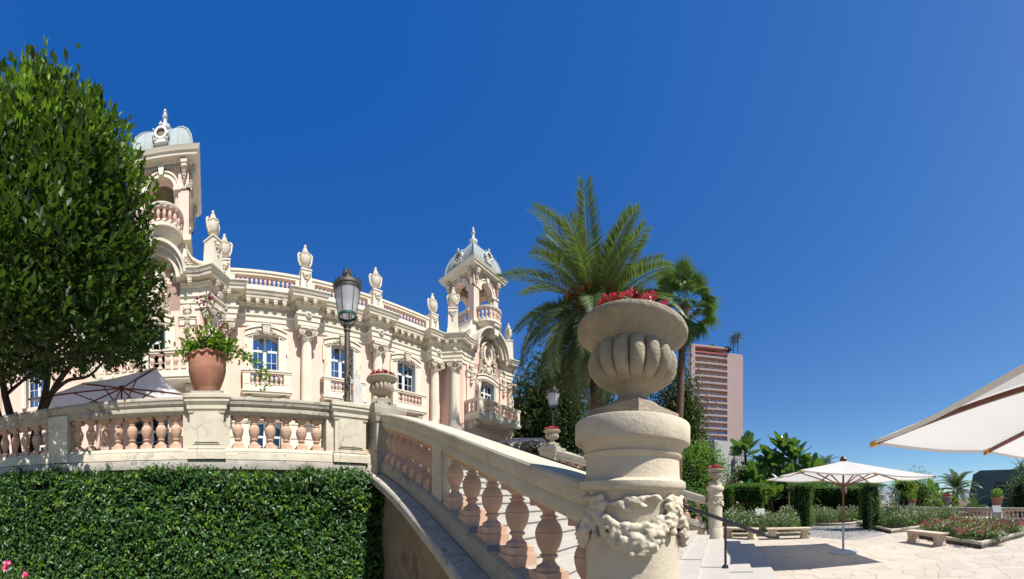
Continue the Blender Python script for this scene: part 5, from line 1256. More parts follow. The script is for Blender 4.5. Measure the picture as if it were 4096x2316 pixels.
# ================================================================== trees and shrubs beyond the stair
def leafy(name,label,base,center,rad,n,ln,wr,m,cat='tree',trunk=None,shell=.5,clump=8,cr=.4,lump=.16,power=2.3,group=None,upb=.3,zmin=None,branches=0,core=.72):
    t=thing(name,label,cat,base,0,group)
    pos,out=crown_points(n,center,rad,shell,power,clump,cr,lump)
    if zmin is not None: k=pos[:,2]>zmin; pos=pos[k]; out=out[k]
    foliage('crown' if cat=='tree' else 'foliage',pos,out,ln,wr,m,t,upb,.9)
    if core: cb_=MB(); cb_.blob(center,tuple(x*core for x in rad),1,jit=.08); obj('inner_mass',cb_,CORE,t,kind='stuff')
    if trunk: stem([(0,0,-.1),(.1,.05,center[2]*.4),(center[0]*.5,center[1]*.5,center[2]*.75),(center[0],center[1],center[2]+rad[2]*.3)],trunk,trunk*.3,'trunk',BARK,t)
    for k in range(branches):
        a=2*PI*k/branches; stem([(0,0,center[2]*.45),(rad[0]*.3*math.cos(a),rad[1]*.3*math.sin(a),center[2]*.7),(rad[0]*.75*math.cos(a),rad[1]*.75*math.sin(a),center[2]+rad[2]*.2)],trunk*.45 if trunk else .05,.02,'branch',BARK,t,6)
    return t
leafy('magnolia_tree','dark magnolia tree behind the far lamp post, left of the palm trunk',P(2205,21.5,.5),(0,0,5.6),(2.7,2.6,5.3),16000,.24,.42,DLEAF,trunk=.25,shell=.45,clump=8,cr=.7,branches=4)
leafy('magnolia_tree','dark magnolia tree seen beneath the foreground urn bowl',P(2470,24,.5),(0,0,4.2),(3.4,2.8,4.6),14000,.24,.42,DLEAF,trunk=.25,shell=.45,clump=8,cr=.7,branches=4)
leafy('magnolia_tree','tall dark magnolia tree between the fan palm and the pink tower block',P(2712,25,.3),(0,0,6.0),(1.9,2.2,5.2),15000,.24,.42,DLEAF,trunk=.22,shell=.45,clump=8,cr=.7,branches=4)
leafy('tree','bright green leafy tree left of the concrete wall',P(2805,21,.2),(0,0,3.3),(1.45,1.6,1.75),8000,.15,.6,LLEAF,trunk=.10,shell=.3,clump=9,cr=.45,branches=4)
leafy('tree','shaded green tree behind the stair handrail',P(2745,20,.2),(0,0,2.6),(1.6,1.6,2.0),7000,.15,.55,GLEAF,trunk=.10,shell=.3,clump=9,cr=.45,branches=4)
leafy('shrub','olive coloured round shrub on top of the concrete wall',P(2888,34,4.4),(0,0,2.0),(1.15,1.2,.85),2600,.16,.3,mat('olive_leaf',(0.13,0.17,0.05),0.6,0.2,2,0,1,0.3,island=.7,tcol=(0.22,0.26,0.10),transl=.2),'shrub',shell=.3,clump=6,cr=.3)
leafy('shrub','reddish flowering shrub beside the distant pedestal urn',P(2920,19.5,0),(0,0,1.9),(.75,.8,1.0),2400,.08,.6,mat('red_shrub_leaf',(0.12,0.08,0.05),0.6,0.2,2,0,1,0.3,island=.8,tcol=(0.28,0.15,0.13),transl=.2),'shrub',shell=.3,clump=6,cr=.3)
for i,(px,r_,w_,h_,zc,lab) in enumerate(((2700,17.5,1.6,1.7,.9,'dark shrub behind the far stair balustrade'),(2790,18.5,1.3,1.5,.9,'low dark shrub just left of the distant pedestal'),(2600,19,2.0,2.2,1.4,'dark shrub hidden behind the foreground pedestal'),(2640,22,2.2,2.4,2.2,'tall dark shrub between the palm trunks'))):
    leafy('shrub',lab,P(px,r_,0),(0,0,zc),(w_,1.2,h_),3200,.13,.5,GLEAF if i!=3 else DLEAF,'shrub',shell=.4,clump=8,cr=.35)
for px,r_,w_,h_,lab in ((3105,28,3.0,2.6,'broad green shrub behind the clump of big leaves'),(3300,29,2.6,2.2,'leafy shrub far behind the parasol canopy'),(3420,28,2.4,2.0,'leafy shrub between parasol and garden arch'),(2985,23,1.6,1.9,'dense shrub below the concrete wall'),(3215,26,2.0,2.2,'dense shrub behind the left leafy pillar')):
    leafy('shrub',lab,P(px,r_,0),(0,0,h_*.55),(w_,1.5,h_),5200,.14,.5,GLEAF,'shrub',shell=.4,clump=8,cr=.4)
for px,r_,w_,h_,lab,m_ in ((2985,27.5,1.5,4.6,'tall dark shrub filling in behind the left big leaves',DLEAF),(3065,28,1.9,5.2,'tall dense tree behind the middle of the big-leaved clump',GLEAF),(3150,28,1.9,4.9,'dark round tree behind the right of the big-leaved clump',DLEAF),(3235,29,1.7,3.6,'rounded green tree just above the parasol canopy',GLEAF)):
    leafy('tree',lab,P(px,r_,0),(0,0,h_*.52),(w_,1.6,h_*.52),7000,.20,.5,m_,'tree',trunk=.12,shell=.4,clump=8,cr=.45,lump=.2)
# trees behind the terrace at the left, seen between the trunks
leafy('tree','dark tree standing behind the trunks at the left edge of the terrace',W(-12.2,11.2,ZT),(0,0,2.6),(2.4,2.0,3.0),9000,.16,.5,DLEAF,trunk=.2,shell=.4,clump=8,cr=.5,branches=3)
# clipped hedges of the rose garden
def block(label,px0,px1,r_,z0,z1,depth,n,m=GLEAF,ln=.075,name='hedge',core=True):
    a,b=P(px0,r_),P(px1,r_); c=(a+b)/2; L=(b-a).length; rz=math.atan2(b.y-a.y,b.x-a.x); t=thing(name,label,'hedge',c,rz)
    f=rng.random(n); xs=(rng.random(n)-.5)*L; ys=(rng.random(n)-.5)*depth; zs=z0+rng.random(n)*(z1-z0)
    face=rng.integers(0,6,n); ys=np.where(face<3,-depth/2+np.abs(rng.normal(size=n))*.08,ys); zs=np.where(face==3,z1-np.abs(rng.normal(size=n))*.07+.05*np.sin(xs*4),zs); xs=np.where(face==4,-L/2,np.where(face==5,L/2,xs))
    pos=np.stack([xs,ys,zs],1)+rng.normal(size=(n,3))*.05; out=np.stack([np.where(face==4,-1,np.where(face==5,1,0)),np.where(face<3,-1,0),np.where(face==3,1,.2)],1)*1.0
    foliage('foliage',pos,out,ln,.55,m,t,.2,.9)
    if core: obj('inner_mass',MB().box(-L/2+.12,L/2-.12,-depth/2+.12,depth/2-.1,z0,z1-.12),MATS['hedge_core'],t,smooth=False,kind='stuff')
    return t
block('clipped hedge left of the hedge gap behind the distant pedestal',2872,2930,18.5,.0,2.35,.9,5200)
block('clipped hedge arch in the rose garden, right of the distant pedestal',2935,3060,18.8,1.45,2.45,.9,7500)
block('dark clipped hedge under the rose garden arch',2945,3050,20.2,.0,1.7,.6,5000,GLEAF)
block('dark hedge far behind the parasol pole',3240,3470,26,.0,2.6,.9,6600,GLEAF,.11)
block('tall green hedge behind the rose beds left of the parasol',3050,3170,25,.0,2.3,.9,4600,GLEAF,.11)
# leafy pergola: two overgrown pillars and the roof between
def pergola(label,px0,px1,r_,zt,wd,depth):
    a,b=P(px0,r_+.8),P(px1,r_-.6); c=(a+b)/2; L=(b-a).length; rz=math.atan2(b.y-a.y,b.x-a.x); t=thing('pergola',label,'pergola',c,rz)
    for s in (-1,1):
        n=5200; a=rng.random(n)*2*PI; z=rng.random(n)*zt; q=(.75+.3*rng.random(n))*(1+.10*np.sin(z*3+a*2))*(1.08-.16*z/zt); p=np.stack([s*L/2+q*np.cos(a)*wd*.52,q*np.sin(a)*depth*.5,z],1)+rng.normal(size=(n,3))*.05
        foliage('leafy_pillar',p,np.stack([np.cos(a),np.sin(a),.1+0*a],1),.08,.5,GLEAF,t,-.1,1.0)
        cb_=MB(); cb_.lathe([(wd*.36,0),(wd*.38,zt*.5),(wd*.33,zt-.2)],14,s*L/2,0); obj('pillar_core',cb_,CORE,t,kind='stuff')
    n=6500; x=(rng.random(n)-.5)*(L+wd); y=rng.normal(size=n)*depth*.35; z=zt-.12+rng.normal(size=n)*.13-.25*np.abs(x/L)**2
    foliage('leafy_roof',np.stack([x,y,z],1),unit(n)*.6,.08,.5,GLEAF,t,.1,1.0)
    mb=MB()
    for s in (-1,1):
        for y in (-depth*.4,depth*.4): mb.tube([(s*L/2,y,0),(s*L/2,y,zt-.2)],.025,6)
    mb.tube([(-L/2,-depth*.4,zt-.2),(L/2,-depth*.4,zt-.2)],.02,6); obj('frame',mb,GIRON,t); return t
pergola('overgrown green pergola behind the court parasol',3208,3482,18.8,2.70,1.25,1.2)
# bare green metal arch
def metal_arch(label,px,r_,wd,zt,rz):
    t=thing('garden_arch',label,'arch',P(px,r_),rz)
    for y in (-.35,.35):
        mb=MB(); pts=[(-wd/2,y,0),(-wd/2,y,zt-wd/2)]+[(-wd/2*math.cos(PI*k/10),y,zt-wd/2+wd/2*math.sin(PI*k/10)) for k in range(1,10)]+[(wd/2,y,zt-wd/2),(wd/2,y,0)]; mb.tube(pts,.025,7); obj('hoop',mb,GIRON,t)
    mb=MB()
    for k in range(8): z=.3+k*.28; [mb.tube([(s*wd/2,-.35,z),(s*wd/2,.35,z)],.012,5) for s in (-1,1)]
    for k in range(1,6): a=PI*k/6; mb.tube([(-wd/2*math.cos(a),-.35,zt-wd/2+wd/2*math.sin(a)),(-wd/2*math.cos(a),.35,zt-wd/2+wd/2*math.sin(a))],.012,5)
    obj('rungs',mb,GIRON,t)
    n=500; z=rng.random(n)**1.4*zt*.85; p=np.stack([-wd/2+rng.normal(size=n)*.10,rng.normal(size=n)*.25,z],1); foliage('climber',p,unit(n)*.5,.07,.55,GLEAF,t,.1,1.0); return t
metal_arch('slim green metal garden arch right of the pergola',3536,17.6,1.5,2.42,R(-55))
# ------------------------------------------------------------------ garden ground, beds and kerbs
def sheet(name,poly,z,m): return struct(name,MB().prism(poly,z-.05,z),m,smooth=False)
sheet('garden_soil',[(9.2,14),(12.3,12.5),(30,12.5),(30,40),(-2,40),(4,16)],-.010,GRND)
gp=[tuple(P(px,r_))[:2] for px,r_ in ((3236,14.4),(3420,13.2),(3545,15.2),(3450,20),(3440,26),(3150,26),(3160,19))]; sheet('gravel_path',gp,.004,GRAV)
gmesh=MB(); rg=random.Random(5)
for k in range(5200):
    while True:
        x,y=rg.uniform(9,18),rg.uniform(7,20)
        if inside(x,y,gp): break
    s=rg.uniform(.012,.03); gmesh.add([(x+s,y,.004),(x-s*.6,y+s*.8,.004),(x-s*.6,y-s*.8,.004),(x,y,.004+s)],[(0,1,3),(1,2,3),(2,0,3)])
go=obj('gravel_stones',gmesh,mat('gravel_stone',(0.36,0.34,0.32),.9,.2,5,0,1,.2,island=.8,tcol=(.62,.60,.57)),kind='stuff',smooth=False); tag(go,'loose pale grey gravel on the path by the benches','gravel')
def bed(label,poly,h=.20,w_=.20,soil=.12,closed=True):
    c=Vector((sum(p[0] for p in poly)/len(poly),sum(p[1] for p in poly)/len(poly),0)); t=thing('planter_bed',label,'flower bed',c); pl=[(x-c.x,y-c.y) for x,y in poly]
    area=sum(pl[i-1][0]*pl[i][1]-pl[i][0]*pl[i-1][1] for i in range(len(pl))); pl=pl if area>0 else pl[::-1]
    mb=MB(); mb.sweep([(x,y,0) for x,y in pl],[(0,-.04),(0,h-.03),(-.015,h),(-w_+.015,h),(-w_,h-.02),(-w_,-.04)],closed=True); obj('kerb',mb,RAILC,t,ang=25)
    obj('soil',MB().prism(pl,-.03,soil),SOIL,t,smooth=False); return t
bed('flower bed of red and pink roses with stone kerb on the right',[K0,K1,K2,K3],.22)
bed('long rose bed with stone kerb before the far balustrade',[Aa,Ab,Ac,Ad],.2)
rb=[(P(3290,22.6).x+2.6*math.cos(2*PI*k/24),P(3290,22.6).y+2.6*math.sin(2*PI*k/24)) for k in range(24)]; bed('round rose bed with curved kerb behind the parasol pole',rb,.16,.18,.1)
db=[tuple(P(px,r_))[:2] for px,r_ in ((2888,14.3),(3240,15.0),(3160,19.0),(2890,17.8))]; bed('rose bed behind the two stone benches',db,.16,.22,.1)
# rose bushes: a few built, the rest copies of their meshes
def bushmeshes(k,flow,nf,h=.75,w_=.45,nl=430,leafm=RLEAF):
    r_=np.random.default_rng(40+k); n=nl; a=r_.random(n)*2*PI; q=np.sqrt(r_.random(n))*w_; z=.08+r_.random(n)**.8*h*(1-.45*(q/w_)**2)
    p=np.stack([q*np.cos(a),q*np.sin(a),z],1); d=unit(n); d[:,2]+=.4; lm=leafmesh('rose_leaves',p,d,unit(n)*.6+np.array([0,0,1.0]),.075*(.6+.7*r_.random(n)),.6,leafm,.08,.1)
    a=r_.random(nf)*2*PI; q=np.sqrt(r_.random(nf))*w_*1.02; z=h*(.70+.45*r_.random(nf))*(1-.35*(q/w_)**2); c=np.stack([q*np.cos(a),q*np.sin(a),z],1)
    m_=9; pp=np.repeat(c,m_,0)+r_.normal(size=(nf*m_,3))*.012; fm=leafmesh('rose_blossoms',pp,unit(nf*m_)+np.array([0,0,.7]),unit(nf*m_)+np.array([0,0,.4]),.052*(.7+.5*r_.random(nf*m_)),1.05,flow,.15,.0)
    sm=MB(); 
    for i in range(7): aa=2*PI*i/7; sm.tube([(.03*math.cos(aa),.03*math.sin(aa),0),(w_*.35*math.cos(aa),w_*.35*math.sin(aa),h*.5),(w_*.6*math.cos(aa),w_*.6*math.sin(aa),h*.95)],.008,4)
    return lm,fm,sm.mesh('stems',GIRON)
KIN={'red':[bushmeshes(i,f,n,.58,.46) for i,(f,n) in enumerate(((PINKF,22),(REDF,16),(PALEF,20),(PINKF,26)))],
     'white_low':[bushmeshes(8,WHITF,30,.35,.35)],
     'pale':[bushmeshes(10+i,f,n,.95,.50,620) for i,(f,n) in enumerate(((PALEF,12),(WHITF,10),(PALEF,16)))],
     'white':[bushmeshes(20+i,f,n,.95,.50,560) for i,(f,n) in enumerate(((WHITF,11),(PALEF,8),(WHITF,8)))]}
COLN={'pink_rose':'deep pink','red_begonia':'red','pale_rose':'pale pink','white_rose':'white'}
def bushes(kind,poly,step,label,group,seed,zb=.12,jit=.3,lim=90):
    r_=random.Random(seed); xs=[p[0] for p in poly]; ys=[p[1] for p in poly]; y=min(ys); n=0
    c=(sum(xs)/len(xs),sum(ys)/len(ys)); pl=[(c[0]+(x-c[0])*.90,c[1]+(y_-c[1])*.90) for x,y_ in poly]
    while y<max(ys):
        x=min(xs)
        while x<max(xs):
            px,py=x+r_.uniform(-jit,jit)*step,y+r_.uniform(-jit,jit)*step
            if inside(px,py,pl) and n<lim:
                ki=r_.randrange(len(KIN[kind])); lm,fm,sm=KIN[kind][ki]; t=thing('rose_bush',label%(COLN[fm.materials[0].name]),'rose bush',(px,py,zb),r_.uniform(0,6.28),group); s=r_.uniform(.85,1.15); t.scale=(s,s,s*r_.uniform(.85,1.1))
                o=link('foliage',lm,t); o['kind']='stuff'; o=link('blossoms',fm,t); o['kind']='stuff'; link('stems',sm,t); n+=1
            x+=step
        y+=step
bushes('red',[K0,K1,K2,K3],.62,'low bushy rose with %s blossoms in the bright flower bed at right','roses of the right bed',1)
bushes('pale',[Aa,Ab,Ac,Ad],.80,'upright rose bush with %s blossoms in the long bed before the far balustrade','roses of the long bed',2)
bushes('pale',rb,.85,'rose bush with %s blossoms in the round bed behind the parasol pole','roses of the round bed',3)
bushes('white',db,.70,'rose bush with %s blossoms in the bed behind the stone benches','roses behind the benches',4)
q=(Vector((*K1,0))*.8+Vector((*K0,0))*.2); 
for i,f in enumerate((.16,.24,.08)):
    p=Vector((*K1,0))*(1-f)+Vector((*K3,0))*f+Vector((.2*i,.35-.5*i,0)); lm,fm,sm=KIN['white_low'][0]; t=thing('rose_bush','low white flowering rose at the front of the right bed','rose bush',(p.x,p.y,.12),i,'white roses of the right bed'); o=link('foliage',lm,t); o['kind']='stuff'; o=link('blossoms',fm,t); o['kind']='stuff'; link('stems',sm,t)
# stone benches
def bench(label,a,b,dep=.48,h=.46):
    a=Vector(a); b=Vector(b); c=(a+b)/2; L=(b-a).length; t=thing('stone_bench',label,'bench',c,math.atan2(b.y-a.y,b.x-a.x),'stone benches')
    mb=MB(); mb.box(-L/2,L/2,-dep/2,dep/2,h-.075,h-.012,None,-.012,-.012); mb.box(-L/2,L/2,-dep/2,dep/2,h-.012,h,None,.008,.008)
    n=int(L/.06)
    for k in range(n): x=-L/2+(k+.5)*L/n; mb.blob((x,-dep/2-.008,h-.035),(.026,.02,.032),0)
    obj('seat',mb,URNB,t,ang=30)
    for s in (-1,1):
        x=s*(L/2-.24); lg=MB(); prof=[(.17,0),(.17,.05),(.145,.07),(.12,.14),(.115,.22),(.135,.30),(.165,.34),(.165,h-.075)]
        for (w0,z0),(w1,z1) in zip(prof,prof[1:]): lg.add([(x-w0,-.19,z0),(x+w0,-.19,z0),(x+w0,.19,z0),(x-w0,.19,z0),(x-w1,-.19,z1),(x+w1,-.19,z1),(x+w1,.19,z1),(x-w1,.19,z1)],[(0,1,5,4),(1,2,6,5),(2,3,7,6),(3,0,4,7),(4,5,6,7),(0,3,2,1)])
        for q in (-1,1):
            lg.lathe([(.02,-.03),(.05,-.02),(.055,.01),(.035,.02),(.03,.01),(0,.03)],12,M=Matrix.Translation((x+q*.07,-.19,.27))@Matrix.Rotation(PI/2,4,'X')); lg.lathe([(.03,-.02),(.04,.01),(0,.03)],12,M=Matrix.Translation((x+q*.08,-.19,.10))@Matrix.Rotation(PI/2,4,'X'))
            lg.tube([(x+q*.02,-.195,.08),(x+q*.03,-.2,.18),(x+q*.055,-.195,.30)],.012,5)
        obj('leg',lg,URNB,t,ang=40)
    return t
URNB=mat('bench_stone',(0.55,0.46,0.34),.95,.12,8,.5,60,.15,dirt=(.24,.19,.14),dscale=7,damt=.45)
bench('stone bench left of the parasol, next to the distant pedestal',P(2890,14.05),P(3030,13.55))
bench('stone bench just left of the parasol pole before the rose bed',P(3066,13.55),P(3240,13.95))
bench('stone bench standing alone before the right flower bed',P(3637,12.9),P(3778,11.55))
# far balustrade on the right with pots
fa,fb=P(3500,27.5),P(4110,23.0); fdir=(fb-fa); FL=fdir.length; frz=math.atan2(fdir.y,fdir.x)
fb_=thing('far_balustrade','low stone balustrade along the far edge of the rose garden','balustrade',fa,frz)
mb=MB(); mb.sweep([(0,0,0),(FL+4,0,0)],plinth_profile(.20,.0,.24)); obj('plinth',mb,RAILC,fb_)
mb=MB(); mb.sweep([(0,0,0),(FL+4,0,0)],rail_profile(.24,.80,1.03)); obj('coping',mb,RAILC,fb_)
def fs(px):   # distance along the far balustrade at a picture column
    d_=P(px,1); n_=Vector((-fdir.y,fdir.x,0)); s=(fa.dot(n_))/(d_.dot(n_)); return ((d_*s)-fa).dot(fdir.normalized())
piers=[fs(3560),fs(3648),fs(3787),fs(3988),fs(3988)+5.2]
for p_ in piers: obj('pier',MB().box(p_-.33,p_+.33,-.24,.24,0,.82).box(p_-.36,p_+.36,-.29,.29,.82,1.045),RAILC,fb_,smooth=False)
for a,b in zip(piers,piers[1:]):
    n=int((b-a-.8)/.30)
    for k in range(n): link('baluster',VBALM,fb_,(a+.4+(b-a-.8)*(k+.5)/n,0,.235),0,(1,1,.575/.59))
def onbal(px): return fa+fdir.normalized()*fs(px)
def clay_pot(label,loc,sc=1.0,nl=420,rad=.36,leafm=YLEAF,h=.55):
    t=thing('potted_plant',label,'potted plant',loc,0); t.scale=(sc,)*3
    mb=MB(); mb.lathe([(.20,0),(.24,.06),(.30,.30),(.33,.46),(.34,.50),(.38,.52),(.385,.58),(.35,.60),(.31,.56),(0,.54)],28); obj('pot',mb,TERRA,t)
    n=nl; a=rng.random(n)*2*PI; q=np.sqrt(rng.random(n))*rad; z=.58+rng.random(n)*h*(1-.4*(q/rad)**2); p=np.stack([q*np.cos(a),q*np.sin(a),z],1); foliage('foliage',p,unit(n)*.5,.10,.5,leafm,t,.4,.9); return t
z_=Vector((0,0,1.05)); clay_pot('terracotta pot with small citrus on the far balustrade, left of the flower urn',onbal(3648)+z_,1.0)
clay_pot('terracotta pot with yellow-green plant on the far balustrade at the right',onbal(3988)+z_,1.25)
urn('small pale urn of red flowers on the far garden balustrade',onbal(3787)+z_,0,seed=12,scale=1.5)
clay_pot('clay pot with clipped plant beside the far stair rail, by the fan palm trunk',P(2708,13.2,1.72),.62,500,.42,GLEAF,.40)
obj('post',MB().box(-.12,.12,-.12,.12,-1.72/.62,0),RAILC,[o for o in COL.objects if o.get('label','').startswith('clay pot with clipped')][0],smooth=False)
def signboard(label,loc,rz,h):
    t=thing('sign',label,'sign',loc,rz); obj('post',MB().tube([(0,0,0),(0,0,h)],.012,6),STEEL,t); M=Matrix.Translation((0,-.03,h))@Matrix.Rotation(R(-38),4,'X'); obj('panel',MB().box(-.24,.24,-.012,.012,-.22,.22,M),SIGN,t,smooth=False); return t
signboard('small grey information panel beside the right flower bed',P(3987,17.8),R(-70),1.12)
signboard('small grey information panel among the white roses behind the bench',P(3040,16.3),R(-40),1.0)
# standard rose, bananas, far trees
leafy('tree','small lollipop tree in the long rose bed before the far balustrade',P(3617,20.5,.1),(0,0,2.35),(.95,.8,.45),1700,.10,.5,YLEAF,trunk=.035,shell=.2,clump=6,cr=.25)
leafy('tree','small round-headed tree near the hedge arch behind the benches',P(3072,17.5,.1),(0,0,1.95),(.40,.4,.25),700,.09,.5,YLEAF,trunk=.03,shell=.2,clump=6,cr=.15)
leafy('tree','round dark evergreen tree behind the far balustrade beside the garden arch',P(3662,31,-1.5),(0,0,3.2),(2.35,2.2,2.35),8500,.17,.5,GLEAF,trunk=.2,shell=.5,clump=8,cr=.4,power=2.6)
leafy('tree','dark glossy evergreen at the right edge before the green building',P(4112,29,-1.5),(0,0,3.0),(1.9,2.0,2.55),8000,.17,.5,TLEAF,trunk=.2,shell=.5,clump=8,cr=.4,power=2.6)
def banana_leaf(seed,L=1.75,wd=.80):
    r_=random.Random(seed); n=14; mb=MB(); vs=[]; fs=[]; pet=.55
    mb.tube([(0,0,0),(pet*.6,0,.02),(pet,0,0),(pet+L*.5,0,-.10),(pet+L*.98,0,-.42)],[.03,.024,.02,.012,.004],5)
    for s in (-1,1):
        k=0
        while k<n:
            seg=r_.randint(2,4); x0=k/n; x1=min(1,(k+seg)/n)-.006; dr=r_.uniform(.02,.16)
            pts=[]
            m_=3
            for j in range(m_+1):
                t=x0+(x1-x0)*j/m_; w_=wd*.5*math.sin(PI*min(.97,max(.04,t*.93+.05)))**.6; zc=-.42*t*t; x=pet+L*t
                pts.append(((x,0,zc),(x+.10*w_+.03,s*w_*.55,zc+.10*w_),(x+.16*w_+.05,s*w_,zc+.06-dr*w_*2)))
            o=len(vs); vs+= [p for q in pts for p in q]
            for j in range(m_):
                for c in range(2): fs.append((o+j*3+c,o+(j+1)*3+c,o+(j+1)*3+c+1,o+j*3+c+1))
            k+=seg
    mb.add(vs,fs); return mb.mesh('banana_leaf',BLEAF,60,norm=False)
BLM=[banana_leaf(i) for i in range(5)]
def banana(label,base,hs,n,seed,sc=1.0):
    n=int(n*1.9)
    t=thing('banana_plant',label,'banana plant',base,0,'giant strelitzia clump'); r_=random.Random(seed)
    hs*=1.22; lx,ly=r_.uniform(-.5,.5),r_.uniform(-.3,.3); st=MB(); st.tube([(0,0,0),(lx*.4,ly*.4,hs*.5),(lx,ly,hs)],[.13,.11,.09],9); obj('trunk',st,PBARK,t)
    for k in range(n):
        az=2.4*k+r_.uniform(-.3,.3); el=R(78-58*(k/n)+r_.uniform(-10,10)); o=link('leaf',r_.choice(BLM),t)
        o.matrix_local=Matrix.Translation((lx,ly,hs-.5*k/n))@Matrix.Rotation(az,4,'Z')@Matrix.Rotation(-el,4,'Y')@Matrix.Rotation(r_.uniform(-.9,.9),4,'X')@Matrix.Scale(sc*r_.uniform(.8,1.15),4)
for i,(px,r_,hs,n,lab) in enumerate(((2990,25,4.3,13,'tall big-leaved plant beside the concrete wall below the pink tower'),(3020,23,2.4,14,'middle big-leaved plant with broad torn leaves, left in the clump'),(3060,24,3.4,13,'big-leaved plant at the heart of the clump'),(3130,25,4.4,14,'tallest big-leaved plant right of the middle of the clump'),(3185,24.5,3.8,13,'big-leaved plant above the white parasol left corner'),(3245,25,3.0,11,'big-leaved plant leaning right above the parasol'),(3000,22,1.2,11,'low big-leaved plant behind the hedge arch'),(3100,22.5,1.5,12,'low big-leaved plant behind the rose bed'),(3155,23,2.2,12,'mid-height big-leaved plant right of the clump centre'),(2965,24,2.2,11,'big-leaved plant at the left edge of the clump'))): banana(lab,P(px,r_,0),hs,n,60+i,.66)
for i,(px,r_,zb,hs,n) in enumerate(((3745,34,-1.5,2.2,9),(3772,33,-1.5,1.4,9))): banana(('pointed big-leaved plant right of the round evergreen','low big-leaved plant behind the far flower urn')[i],P(px,r_,zb),hs,n,80+i,1.0)
def small_palm(label,base,h,r0,L,n,seed,name='palm'):
    r_=random.Random(seed); frs=[]
    for k in range(n): frs.append((r_.choice(FR),2.4*k+r_.uniform(-.3,.3),R(80-105*(k/n)+r_.uniform(-8,8)),r_.uniform(-.4,.4),L/3.9*r_.uniform(.85,1.1)))
    return palm(label,base,h,r0,(0,0),frs,name)
small_palm('small date palm beyond the far balustrade left of the green building',P(3826,38,-2),4.6,.22,2.9,30,5)
small_palm('feathery low palm right beside the green building louvres',P(3890,34,-2),2.0,.16,2.4,20,6)
small_palm('palm top peeking over the white parasol canopy',P(3305,44,0),6.2,.2,1.9,22,7)
small_palm('palm crown at the right edge above the dark green building',P(4085,70,-2),9.5,.25,3.0,22,8)
# ------------------------------------------------------------------ distant buildings
hb=P(2872,150); hr_=-(2872-2048)/K
hz=thing('highrise','pink concrete tower block with stacked balconies and a blank side wall','tower block',(hb.x,hb.y,-2),hr_+R(15))
TOP=70.5+2; FH=2.95
obj('tower_body',MB().box(-12.6,4.4,1.6,9.5,0,TOP-1).box(-12.6,-10.9,-1.0,1.6,0,TOP),HRPINK,hz,smooth=False)
obj('blank_wall',MB().box(4.4,12,-.4,6.5,0,TOP-1.5),HRPINK,hz,smooth=False)
obj('roof_parapet',MB().box(-12.9,4.7,-.6,6.8,TOP,TOP+.8),HRPINK,hz,smooth=False)
WINM=MB().box(-.8,.8,-.05,.05,0,1.5).mesh('window',BGLASS,smooth=False)
wf=MB().box(-.9,.9,-.08,.02,-.08,0).box(-.03,.03,-.09,-.05,0,1.5).mesh('window_frame',WHITE,smooth=False)
for i in range(24):
    z=TOP-1.6-FH*(i+1)
    if z<0: break
    obj('balcony_slab',MB().box(-10.9,4.4,-.9,1.6,z-.25,z+.12).box(-10.9,4.4,-.9,-.75,z+.12,z+.55),HRSLAB,hz,smooth=False)
    rl=MB().box(-10.9,4.4,-.86,-.80,z+1.02,z+1.10)
    for k in range(8): rl.box(-10.8+k*1.99,-10.72+k*1.99,-.86,-.80,z+.5,z+1.05)
    obj('railing',rl,STEEL,hz,smooth=False)
    for x in (-9.0,-5.6,-2.0,1.0,3.2):
        o=link('window',WINM,hz,(x,1.55,z+.5),0,(random.choice((.8,1.1,1.4)),1,1)); link('window_frame',wf,o)
obj('awning',MB().add([(-10.9,1.5,TOP-1.2),(4.4,1.5,TOP-1.2),(4.4,-.9,TOP-2.6),(-10.9,-.9,TOP-2.6),(4.4,-.9,TOP-3.0),(-10.9,-.9,TOP-3.0)],[(0,1,2,3),(3,2,4,5)]),AWN,hz,smooth=False)
for k,z in enumerate((TOP-5,TOP-10,TOP-15,TOP-34)): obj('side_awning',MB().box(12,13.0,1,4,z,z+1.0),AWN,hz,smooth=False)
leafy('shrub','little clipped shrub on the pink tower roof',P(2848,152,70.5),(0,0,1.2),(1.3,1.3,1.5),900,.5,.6,DLEAF,'shrub',shell=.2,clump=5,cr=.4)
leafy('shrub','low green planting on the pink tower roof edge',P(2908,152,70.5),(0,0,.6),(2.0,1.3,.8),900,.5,.6,DLEAF,'shrub',shell=.2,clump=5,cr=.4)
for i,(px,h_) in enumerate(((2933,5.6),(2952,7.2))): small_palm(('shorter palm on the roof of the pink tower block','taller palm on the roof of the pink tower block')[i],P(px,153,70),h_,.25,3.2,20,30+i)
cw=thing('concrete_wall','tall pale concrete wall below the pink tower block','wall',P(2925,32,0),-(2925-2048)/K+R(42))
obj('upper_slab',MB().box(-2.1,.25,.0,.8,0,7.2),CONC,cw,smooth=False); obj('lower_slab',MB().box(.27,2.1,-.3,.8,0,5.75),CONC,cw,smooth=False); obj('joint',MB().box(-2.1,.25,-.006,.0,5.0,5.03),STUC,cw,smooth=False); obj('joint',MB().box(.27,2.1,-.306,-.3,4.2,4.23),STUC,cw,smooth=False)
bt=thing('glass_tower','far blue lattice tower peeking between villa and tree','tower block',P(2092,210,-5),0)
obj('core',MB().box(-4.5,4.5,0,9,0,80),BGLASS,bt,smooth=False); lt=MB()
for k in range(18):
    z=10+k*4
    for x in (-4.5,-1.5,1.5): lt.bar((x,-.3,z),(x+3,-.3,z+4),.35,.35); lt.bar((x+3,-.3,z),(x,-.3,z+4),.35,.35)
obj('lattice',lt,mat('blue_lattice',(.08,.28,.55),.5,.05,2,0,1,.4),bt,smooth=False,kind='stuff')
gb=thing('green_building','dark green clad building with sloping face and grey louvres','building',P(4010,62,-4),R(-84))
def loft(name,pts,m): 
    mb=MB(); mb.vprism(pts,0,14); return obj(name,mb,m,gb,smooth=False)
